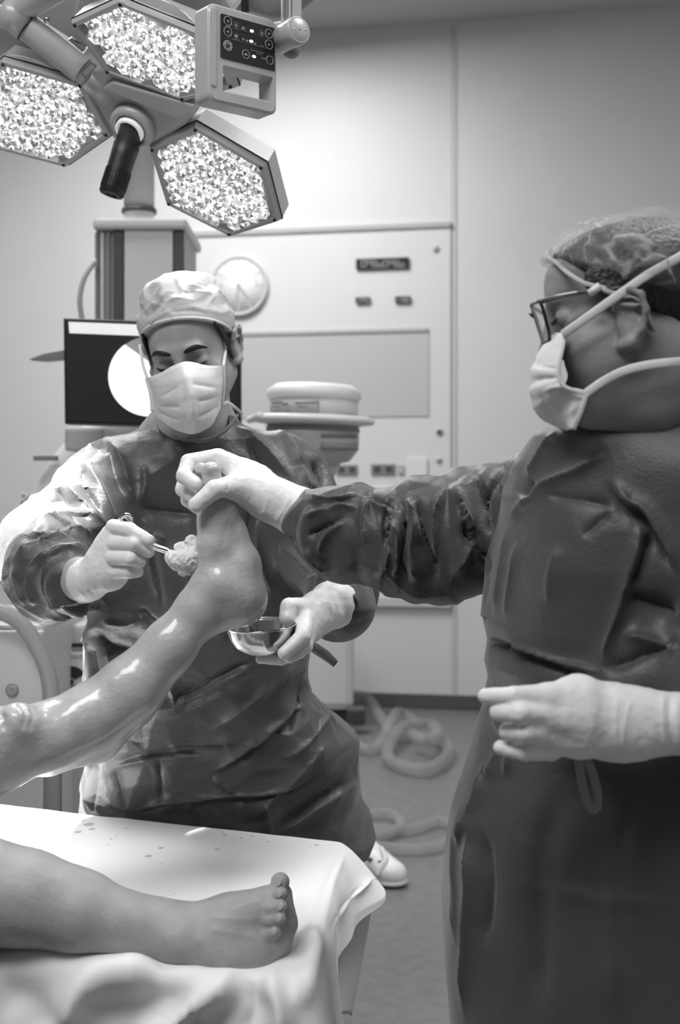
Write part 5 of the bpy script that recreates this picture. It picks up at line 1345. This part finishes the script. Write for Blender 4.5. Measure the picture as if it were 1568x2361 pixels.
V, Q = nets(pB, (-.16, 1.34, -.02), (.66, 2.06, 1.60), 0.0036)
V = relax(V, Q, 1, .3)
bodyB = mk('body', V, Q, M['skin_b'], B)
# eyebrow and lashes of the visible eye
tube('eyelashes', [hb_(.020, .0875, -.004), hb_(.033, .0890, -.006), hb_(.046, .0830, -.003)], [.0014, .0028, .0014], M['hair'], B, sides=8)
# hair under the cap
hs = [ell(hb_(0, -.014, .036), (.086, .110, .0735), hb_.R, .01), ell(hb_(0, .048, .060), (.052, .042, .028), hb_.R, .02), half(hb_.R @ np.array([0, .80, -1.0]), hb_(0, .048, .045), k=.01)]
hs += [cap(hb_(.079, .028, .028), hb_(.081, .012, -.005), .010, .004, k=.008, flat=(hb_.x, .35)), cap(hb_(.077, .02, .035), hb_(.0745, .04, .03), .008, .007, k=.01, flat=(hb_.x, .3))]
hs += [ell(hb_(0, -.075, -.01), (.068, .045, .06), hb_.R, .02)]
V, Q = nets(hs, hB.C - .2, hB.C + .2, .003); Nn = vnormals(V, Q); V = V + Nn * (perlin((V - hB.C) @ hB.R * [60, 25, 60]) * .0015)[:, None]
mk('hair', V, Q, M['hair'], B)
# sheer bouffant cap
mcap = bpy.data.materials.new('sheer_cap_fabric'); mcap.use_nodes = True; nt = mcap.node_tree; bs = nt.nodes['Principled BSDF']
bs.inputs['Base Color'].default_value = (.55, .55, .55, 1); bs.inputs['Roughness'].default_value = .6; bs.inputs['Specular IOR Level'].default_value = .2
tcn = nt.nodes.new('ShaderNodeTexCoord'); nz = nt.nodes.new('ShaderNodeTexNoise'); nz.inputs['Scale'].default_value = 26; nz.inputs['Detail'].default_value = 5
nt.links.new(tcn.outputs['Object'], nz.inputs['Vector']); mr = nt.nodes.new('ShaderNodeMapRange'); mr.inputs[1].default_value = .35; mr.inputs[2].default_value = .68; mr.inputs[3].default_value = .07; mr.inputs[4].default_value = .22
nt.links.new(nz.outputs['Fac'], mr.inputs[0])
nz2 = nt.nodes.new('ShaderNodeTexNoise'); nz2.inputs['Scale'].default_value = 11; nz2.inputs['Detail'].default_value = 2; nz2.inputs['Distortion'].default_value = 1.2; nt.links.new(tcn.outputs['Object'], nz2.inputs['Vector'])
sb = nt.nodes.new('ShaderNodeMath'); sb.operation = 'SUBTRACT'; sb.inputs[1].default_value = .5; nt.links.new(nz2.outputs['Fac'], sb.inputs[0])
ab_ = nt.nodes.new('ShaderNodeMath'); ab_.operation = 'ABSOLUTE'; nt.links.new(sb.outputs[0], ab_.inputs[0])
m2 = nt.nodes.new('ShaderNodeMapRange'); m2.inputs[1].default_value = 0; m2.inputs[2].default_value = .022; m2.inputs[3].default_value = .42; m2.inputs[4].default_value = 0; nt.links.new(ab_.outputs[0], m2.inputs[0])
ad = nt.nodes.new('ShaderNodeMath'); ad.operation = 'ADD'; nt.links.new(mr.outputs[0], ad.inputs[0]); nt.links.new(m2.outputs[0], ad.inputs[1]); nt.links.new(ad.outputs[0], bs.inputs['Alpha'])
prs = [ell(hb_(0, -.018, .040), (.093, .118, .078), hb_.R, .02), ell(hb_(0, -.085, -.005), (.084, .060, .072), hb_.R, .03), ell(hb_(0, .045, .060), (.062, .048, .042), hb_.R, .03),
       half(hb_.R @ np.array([0, .42, -1.0]), hb_(0, .030, .044), k=.006)]
prs2 = prs
V, Q = nets(prs2, hB.C - .24, hB.C + .24, .0026); Nn = vnormals(V, Q); loc = (V - hB.C) @ hB.R
dsp = (.45 - np.abs(perlin(loc * [16, 22, 16] + 5))) * .007 + (.5 - np.abs(perlin(loc * [34, 40, 30] + 2))) ** 3 * .012
V = V + Nn * dsp[:, None]
capB_f = [([(1400, 500), (1412, 540), (1450, 580), (1485, 610)], 5, .008), ([(1364, 500), (1378, 545)], 5, .008), ([(1260, 560), (1290, 590), (1300, 620)], 4, .006), ([(1300, 590), (1340, 560), (1365, 535)], 4, .006),
          ([(1350, 560), (1400, 590), (1440, 620)], 5, .006), ([(1270, 600), (1320, 640), (1370, 655), (1430, 640), (1490, 608), (1568, 590)], 5, .007), ([(1290, 545), (1275, 580), (1285, 610)], 4, .006),
          ([(1500, 640), (1520, 700), (1540, 780)], 5, .006), ([(1540, 620), (1560, 660)], 4, .006), ([(1500, 740), (1540, 720), (1568, 690)], 4, .006)]
for f_ in capB_f: fold(V, Nn, *f_)
# cut the cap's lower opening: drop faces on the cut plane so it is a real open shell
n_ = hb_.R @ N(np.array([0, .42, -1.0])); c_ = hb_(0, .030, .044)
capB = mk('bouffant_cap', V, Q, mcap, B)
# elastic edge of the cap
edge = [(1262, 592), (1285, 608), (1310, 630), (1345, 652), (1375, 660), (1392, 664), (1400, 672), (1440, 682), (1480, 700), (1500, 740), (1525, 780), (1568, 808)]
dd_ = [1.56, 1.53, 1.505, 1.49, 1.483, 1.48, 1.478, 1.478, 1.478, 1.482, 1.49, 1.50]
me_ = mat('cap_edge', .42, .6)
tube('cap_edge', [P(x, y, d) for (x, y), d in zip(edge, dd_)], .0030, me_, capB, sides=8, up=(0, 1, 0), flat=.5)
for pts in (([(1392, 664), (1440, 635), (1480, 610), (1568, 598)], 1.470), ([(1310, 570), (1345, 545), (1362, 530)], 1.50), ([(1418, 498), (1415, 530), (1440, 575), (1480, 612)], 1.475), ([(1505, 660), (1530, 710), (1550, 770)], 1.474), ([(1530, 800), (1560, 760), (1568, 730)], 1.476), ([(1510, 620), (1540, 660), (1568, 680)], 1.470)):
    pass
# mask
nu, nv_ = 60, 60
Fp = [(1268, 767), (1236, 800), (1221, 838), (1221, 880), (1232, 925), (1262, 968), (1318, 993)]
Ep = [(1302, 768), (1299, 800), (1290, 838), (1290, 868), (1304, 890), (1352, 908), (1322, 990)]
t = np.linspace(0, 1, nv_)
Fc = cr(Fp, t); Ec = cr(Ep, np.array([np.interp(v, [0, .72, .86, 1], [0, .68, .84, 1]) for v in t]))
dN = np.interp(t, [0, .3, .7, .9, 1], [1.497, 1.487, 1.487, 1.488, 1.50]); V = []
for j in range(nv_):
    for i in range(nu):
        u_ = i / (nu - 1); a = u_ * math.pi                    # 0 near edge .. pi far edge
        s_ = math.sin(a) if a <= math.pi / 2 else math.sin(a)
        x = Ec[j][0] + (Fc[j][0] - Ec[j][0]) * s_ ** 1.1; y = Ec[j][1] + (Fc[j][1] - Ec[j][1]) * s_ ** 1.1
        d = 1.575 - (1.575 - dN[j]) * math.cos(a)
        v_ = t[j]; pl = 0
        for pv, am in ((.36, .006), (.55, .006), (.70, .004)):
            yy = v_ - pv; pl += am * (1 / (1 + math.exp(yy * 80))) - am * .5
        # pleats: overlap outward
        x -= pl * F / d * (s_ ** .5) * -1.0 * .8
        V.append(P(x, y, d))
Q = np.array([(j * nu + i, j * nu + i + 1, (j + 1) * nu + i + 1, (j + 1) * nu + i) for j in range(nv_ - 1) for i in range(nu - 1)])
V = np.array(V); Nn = vnormals(V, Q); ce = P(1340, 870, 1.575)
if ((V - ce) * Nn).sum(1).mean() < 0: Q = Q[:, ::-1]; Nn = -Nn
V = V + Nn * (0.0012 * perlin(V / .03) + .0006 * perlin(V / .01))[:, None]
for pl_, w_, a_ in (([(1222, 838), (1250, 845), (1288, 850)], 4, -.004), ([(1225, 880), (1255, 872), (1290, 872)], 4, -.004), ([(1250, 905), (1275, 893), (1305, 893), (1340, 905)], 5, .004), ([(1252, 905), (1255, 935), (1290, 968)], 5, -.004),
                    ([(1255, 790), (1290, 792)], 3, .001), ([(1310, 905), (1325, 925), (1318, 960)], 6, .003)):
    fold(V, Nn, pl_, w_, a_)
mkB = mk('face_mask', V, Q, M['mask'], B); md = mkB.modifiers.new('thickness', 'SOLIDIFY'); md.thickness = .0015; md.offset = -1
mtie('mask_tie', [P(1298, 772, 1.485), P(1340, 742, 1.472), P(1430, 678, 1.463), P(1500, 630, 1.462), P(1568, 592, 1.464), P(1620, 562, 1.50), P(1672, 548, 1.60)], .0052, mkB)
mtie('mask_tie', [P(1350, 908, 1.484), P(1390, 880, 1.482), P(1440, 855, 1.472), P(1500, 841, 1.466), P(1568, 834, 1.468), P(1625, 832, 1.50), P(1650, 834, 1.60)], .0052, mkB)
mtie('mask_edge', [P(1302, 768, 1.490), P(1298, 800, 1.484), P(1290, 838, 1.482), P(1290, 868, 1.482), P(1304, 892, 1.482), P(1352, 908, 1.483)], .0022, mkB)
mtie('mask_edge', [P(1352, 908, 1.483), P(1340, 948, 1.486), P(1322, 990, 1.494)], .0030, mkB)
# glasses
gs = thing('glasses', 'dark rectangular eyeglasses worn by the helper at the right, seen edge-on', 'glasses', tuple(P(1250, 745, 1.575)))
frm = []
for s in (-1, 1):
    xs = [(.008, .020), (.012, .022), (.058, .018), (.061, .010), (.057, -.020), (.050, -.027), (.018, -.027), (.009, -.018), (.008, .020)]
    pts = [hb_(a * s, .112 - .012 * (a / .06) ** 2 - .010 * (.02 - b) / .05, b + .000) for a, b in xs]
    frm.append(((pts, [.0022]), dict(sides=8, smoothpath=False)))
    lens = [hb_(a * s, .112 - .012 * (a / .06) ** 2 - .010 * (.02 - b) / .05, b) for a, b in xs[:-1]]
    prism('lens', lens, hb_.f * .0015, mat('lens_glass_clear', .9, .02, alpha=.25), gs)
frm.append((([hb_(-.009, .112, .010), hb_(0, .115, .013), hb_(.009, .112, .010)], [.002]), dict(sides=8)))
multitube('frame_front', frm, M['black'], gs)
tmp_ = mat('temple_metal', .35, .25, metal=.8)
for s in (-1, 1):
    tube('temple', [hb_(.062 * s, .100, .016), hb_(.074 * s, .070, .019), hb_(.082 * s, .02, .018), hb_(.085 * s, .004, .016)], [.0028, .0026, .0022, .0022], M['black'] if s < 0 else M['dgrey'], gs, sides=8)
tube('temple_inlay', [hb_(.0665, .0985, .0175), hb_(.0745, .078, .0190), hb_(.0795, .055, .0195)], [.0019, .0022, .0016], tmp_, gs, sides=8)
tube('temple_tip', [P(1358, 677, 1.474), P(1384, 660, 1.471)], [.0044, .0050], M['white'], capB, sides=10)
# gown
def R2(lst): return rows_px(lst)
gB = [loft(R2([(940, 1330, 1640, 1.64, .07), (975, 1270, 1700, 1.66, .11), (1005, 1228, 1760, 1.68, .15), (1060, 1190, 1800, 1.70, .18), (1145, 1161, 1830, 1.70, .20), (1210, 1152, 1840, 1.70, .21), (1300, 1129, 1830, 1.70, .21), (1350, 1126, 1820, 1.70, .205), (1436, 1113, 1800, 1.70, .20),
      (1482, 1122, 1790, 1.70, .195), (1530, 1114, 1790, 1.70, .20), (1566, 1124, 1790, 1.70, .20), (1620, 1114, 1800, 1.70, .205), (1700, 1090, 1810, 1.70, .21), (1780, 1068, 1830, 1.70, .22), (1860, 1048, 1840, 1.70, .225), (1950, 1040, 1850, 1.70, .23), (2080, 1037, 1870, 1.70, .235),
      (2200, 1043, 1880, 1.70, .24), (2400, 1052, 1900, 1.70, .25)]), k=.02)]
gB += [cap(hb_(0, -.02, -.03), P(1520, 980, 1.62), .070, .080, k=.012, sub=True)]
# near sleeve
gN = chain([(1610, 1130, 1.55, .085), (1800, 1560, 1.46, .075), (1790, 1640, 1.44, .07), (1700, 1662, 1.438, .058), (1655, 1666, 1.433, .044)], k=.03)
gB += gN
gB += [cap(P(1500, 1060, 1.57), P(1640, 1100, 1.56), .06, .09, k=.06), cap(P(1420, 1590, 1.52), P(1620, 1530, 1.50), .03, .045, k=.05)]
gB += [cap(P(1245, 1145, 1.86), P(1120, 1222, 1.87), .076, .080, k=.03)]
sl = [(1130, 1205, 1.87, .080), (1080, 1232, 1.87, .081), (1010, 1246, 1.875, .080), (960, 1248, 1.88, .0770), (925, 1252, 1.885, .066), (880, 1242, 1.89, .064), (820, 1234, 1.895, .0660), (775, 1222, 1.90, .0590), (740, 1208, 1.92, .0480), (712, 1194, 1.935, .032)]
gB += chain(sl, k=.012)
for cx_, cy_, d_, R_, rr_, tilt in ((1052, 1228, 1.87, .078, .0105, -.10), (1000, 1244, 1.875, .075, .008, .10), (962, 1248, 1.88, .0725, .0100, -.05), (905, 1248, 1.89, .0625, .0055, .12), (868, 1240, 1.89, .0620, .0080, -.15), (1105, 1215, 1.87, .079, .009, -.25)):
    gB += [torus(P(cx_, cy_, d_), (1, .05, tilt), R_, rr_, k=.018)]
def wB(V):
    S = project(V); return np.maximum(np.clip((1150 - S[:, 0]) / 60, 0, 1) * (S[:, 1] < 1420), .10)
FB = [
 ([(1045, 1108), (1060, 1150), (1085, 1220), (1110, 1280), (1130, 1320)], 7, .014), ([(1058, 1130), (1075, 1190), (1105, 1260)], 6, -.014), ([(1100, 1080), (1120, 1170), (1140, 1240)], 9, -.010), ([(1190, 1040), (1155, 1090), (1120, 1150), (1125, 1200)], 6, -.014), ([(1200, 1050), (1170, 1110), (1160, 1170)], 7, .010),
 ([(1035, 1110), (1000, 1180), (1005, 1270), (1015, 1340)], 9, .010), ([(960, 1140), (975, 1220), (1000, 1300), (1000, 1350)], 7, -.014), ([(965, 1180), (950, 1260), (960, 1350)], 10, .012), ([(925, 1150), (935, 1220), (922, 1300), (945, 1345)], 6, -.016), ([(905, 1155), (915, 1200), (920, 1280), (905, 1340)], 7, .016),
 ([(940, 1145), (960, 1200), (970, 1260)], 6, .010), ([(885, 1180), (900, 1250), (880, 1320), (860, 1340)], 8, .010), ([(895, 1170), (890, 1230), (905, 1290)], 5, -.010), ([(835, 1140), (870, 1160), (905, 1175), (922, 1182)], 6, .012, 'step'), ([(705, 1140), (760, 1155), (835, 1140)], 6, .008),
 ([(705, 1150), (740, 1170), (780, 1160), (820, 1140)], 5, -.008), ([(690, 1200), (740, 1180), (800, 1170), (830, 1175)], 8, .009), ([(700, 1240), (760, 1210), (800, 1190)], 7, -.009), ([(740, 1290), (750, 1240), (800, 1200)], 8, .008), ([(700, 1260), (720, 1290), (760, 1320)], 8, .008), ([(845, 1140), (838, 1200), (850, 1260)], 8, .006),
 ([(1060, 1200), (1100, 1260), (1130, 1330)], 14, -.014), ([(1040, 1330), (1070, 1290), (1090, 1240)], 9, .008),
 # front panel and body folds
 ([(1160, 1195), (1210, 1165), (1260, 1120), (1340, 1085), (1400, 1040)], 9, .010), ([(1215, 1110), (1250, 1050), (1285, 990)], 8, .008), ([(1230, 1100), (1200, 1150)], 8, -.006), ([(1172, 1195), (1160, 1300), (1140, 1430)], 8, .006), ([(1195, 1240), (1178, 1350), (1165, 1440)], 9, .005),
 ([(1120, 1470), (1200, 1495), (1300, 1535), (1390, 1560)], 9, -.016, 'step'), ([(1130, 1478), (1160, 1490), (1180, 1488)], 7, -.010), ([(1400, 1100), (1440, 1160), (1490, 1190), (1568, 1330)], 14, -.016, 'step'), ([(1480, 1190), (1470, 1270), (1440, 1360), (1400, 1500), (1390, 1570)], 12, .012),
 ([(1500, 1220), (1480, 1290), (1450, 1370)], 12, -.014), ([(1430, 1370), (1500, 1390), (1568, 1420)], 16, -.014), ([(1430, 1460), (1500, 1480), (1568, 1500)], 16, .010), ([(1380, 1540), (1450, 1520), (1568, 1470)], 14, -.010), ([(1250, 1140), (1330, 1150), (1420, 1170)], 12, -.006),
 ([(1410, 1180), (1370, 1210), (1340, 1240)], 8, -.005), ([(1290, 1250), (1270, 1320), (1262, 1400)], 14, .004), ([(1125, 1750), (1110, 1820), (1060, 1960)], 10, .010), ([(1120, 1800), (1180, 1700)], 14, .008), ([(1080, 1880), (1090, 2000), (1085, 2150), (1070, 2361)], 14, .012), ([(1110, 1900), (1125, 2050), (1110, 2200)], 14, -.010),
 ([(1060, 1830), (1048, 2000), (1052, 2200)], 10, .006), ([(1300, 1800), (1250, 2000), (1240, 2361)], 34, -.010, 'soft'), ([(1150, 2020), (1300, 2060), (1568, 2090)], 20, .0015, 'soft'), ([(1440, 1800), (1410, 2100), (1430, 2361)], 34, .008, 'soft'), ([(1130, 1640), (1180, 1720), (1160, 1800)], 12, .008),
]
gownB = dress('surgical_gown', gB, (-.20, 1.32, .38), (.72, 2.06, 1.36), 0.0056, M['gown_b'], B, FB,
      [dict(scale=.30, amp=.012, seed=4, stretch=(1, .8, .7)), dict(scale=.10, amp=.020, seed=5, stretch=(1.3, 1, .7), wfn=wB), dict(scale=.28, amp=.012, seed=6, sharp=False)])
tube('gown_tie', [P(1335, 1752, 1.44), P(1342, 1800, 1.445), P(1355, 1850, 1.45), P(1368, 1867, 1.45), P(1378, 1855, 1.45), P(1374, 1810, 1.445), P(1355, 1752, 1.44)], .0050, mat('tie_fabric', .22, .6), gownB, up=(0, 1, 0), flat=.4)
# hand gripping the toes
hand = [cap(P(690, 1182, 1.945), P(640, 1158, 1.950), .0370, .0310, k=.01, flat=((0, 1, 0), .85)), cap(P(702, 1188, 1.944), P(690, 1182, 1.946), .0415, .0395, k=.003, flat=((0, 1, 0), .9))]
hand += chain([(640, 1155, 1.95, .0300), (570, 1110, 1.955, .0250)], k=.02) + chain([(590, 1105, 1.965, .0235), (508, 1062, 1.960, .0170)], k=.02) + chain([(600, 1150, 1.945, .024), (545, 1125, 1.925, .020)], k=.02)
hand += chain([(580, 1140, 1.985, .024), (520, 1100, 1.995, .020)], k=.02)
hand += fchain([(500, 1054, 1.960, .0135), (436, 1066, 1.950, .0128), (424, 1098, 1.930, .0118), (452, 1116, 1.915, .0105)], root=.008)
hand += fchain([(510, 1080, 1.995, .0130), (430, 1098, 1.985, .0125), (422, 1128, 1.960, .0118), (450, 1150, 1.940, .0105)], root=.008)
hand += fchain([(520, 1105, 2.015, .0130), (440, 1125, 2.015, .0120), (434, 1152, 1.985, .0115), (463, 1176, 1.965, .0100)], root=.008)
hand += fchain([(530, 1130, 2.025, .0120), (470, 1150, 2.03, .0110), (466, 1178, 2.01, .0100), (490, 1196, 1.995, .0090)], root=.008)
hand += fchain([(556, 1118, 1.930, .0185), (496, 1128, 1.900, .0142), (452, 1164, 1.895, .0118)], root=.014)
lo, hi = glove_box([(715, 1190, 1.94), (410, 1040, 1.90), (480, 1200, 2.03)], .055)
save_glove('glove', hand, lo, hi, 'white latex glove gripping the toes', B,
   [([(700, 1130), (690, 1180), (655, 1236)], 3, .0020), ([(690, 1125), (676, 1180), (640, 1232)], 3, .0016), ([(672, 1122), (660, 1165), (625, 1215)], 3, .0014), ([(620, 1108), (618, 1150), (600, 1200)], 4, .0010),
    ([(532, 1095), (528, 1120), (520, 1135)], 3, -.0014), ([(492, 1050), (496, 1068)], 3, -.0014), ([(500, 1048), (506, 1066)], 3, -.0014)])
# near glove at the hip
hand = [cap(P(1600, 1668, 1.43), P(1430, 1668, 1.425), .0355, .0345, k=.02, flat=((0, 1, 0), .85)), cap(P(1430, 1668, 1.425), P(1340, 1652, 1.42), .034, .042, k=.03, flat=((0, 1, 0), .72))]
hand += [cap(P(1330, 1610, 1.415), P(1262, 1612, 1.40), .0255, .0160, k=.012), cap(P(1330, 1655, 1.41), P(1260, 1655, 1.395), .028, .016, k=.012), cap(P(1330, 1700, 1.415), P(1275, 1708, 1.405), .0230, .0140, k=.012)]
hand += fchain([(1270, 1603, 1.40, .0130), (1185, 1604, 1.385, .0100), (1120, 1605, 1.40, .0088)], root=.012)
hand += fchain([(1262, 1650, 1.395, .0130), (1200, 1645, 1.375, .0115), (1152, 1641, 1.395, .0110)], root=.012)
hand += fchain([(1265, 1693, 1.400, .0125), (1212, 1690, 1.380, .0110), (1172, 1686, 1.400, .0104)], root=.012)
hand += fchain([(1270, 1732, 1.410, .0110), (1210, 1735, 1.395, .0095), (1155, 1724, 1.410, .0084)], root=.012)
hand += fchain([(1330, 1630, 1.45, .018), (1270, 1615, 1.47, .0145), (1215, 1620, 1.47, .0120)], root=.012)
lo, hi = glove_box([(1640, 1668, 1.43), (1110, 1600, 1.38), (1250, 1740, 1.45)], .06)
save_glove('glove', hand, lo, hi, 'white latex glove on the near hand, fingers loosely curled', B,
   [([(1460, 1598), (1440, 1670), (1438, 1740)], 5, .0018), ([(1425, 1600), (1420, 1670), (1425, 1740)], 5, .0014), ([(1530, 1590), (1528, 1660), (1534, 1745)], 4, .0018), ([(1545, 1590), (1545, 1660), (1552, 1750)], 5, -.0022), ([(1560, 1590), (1562, 1670), (1568, 1750)], 4, .0016)])
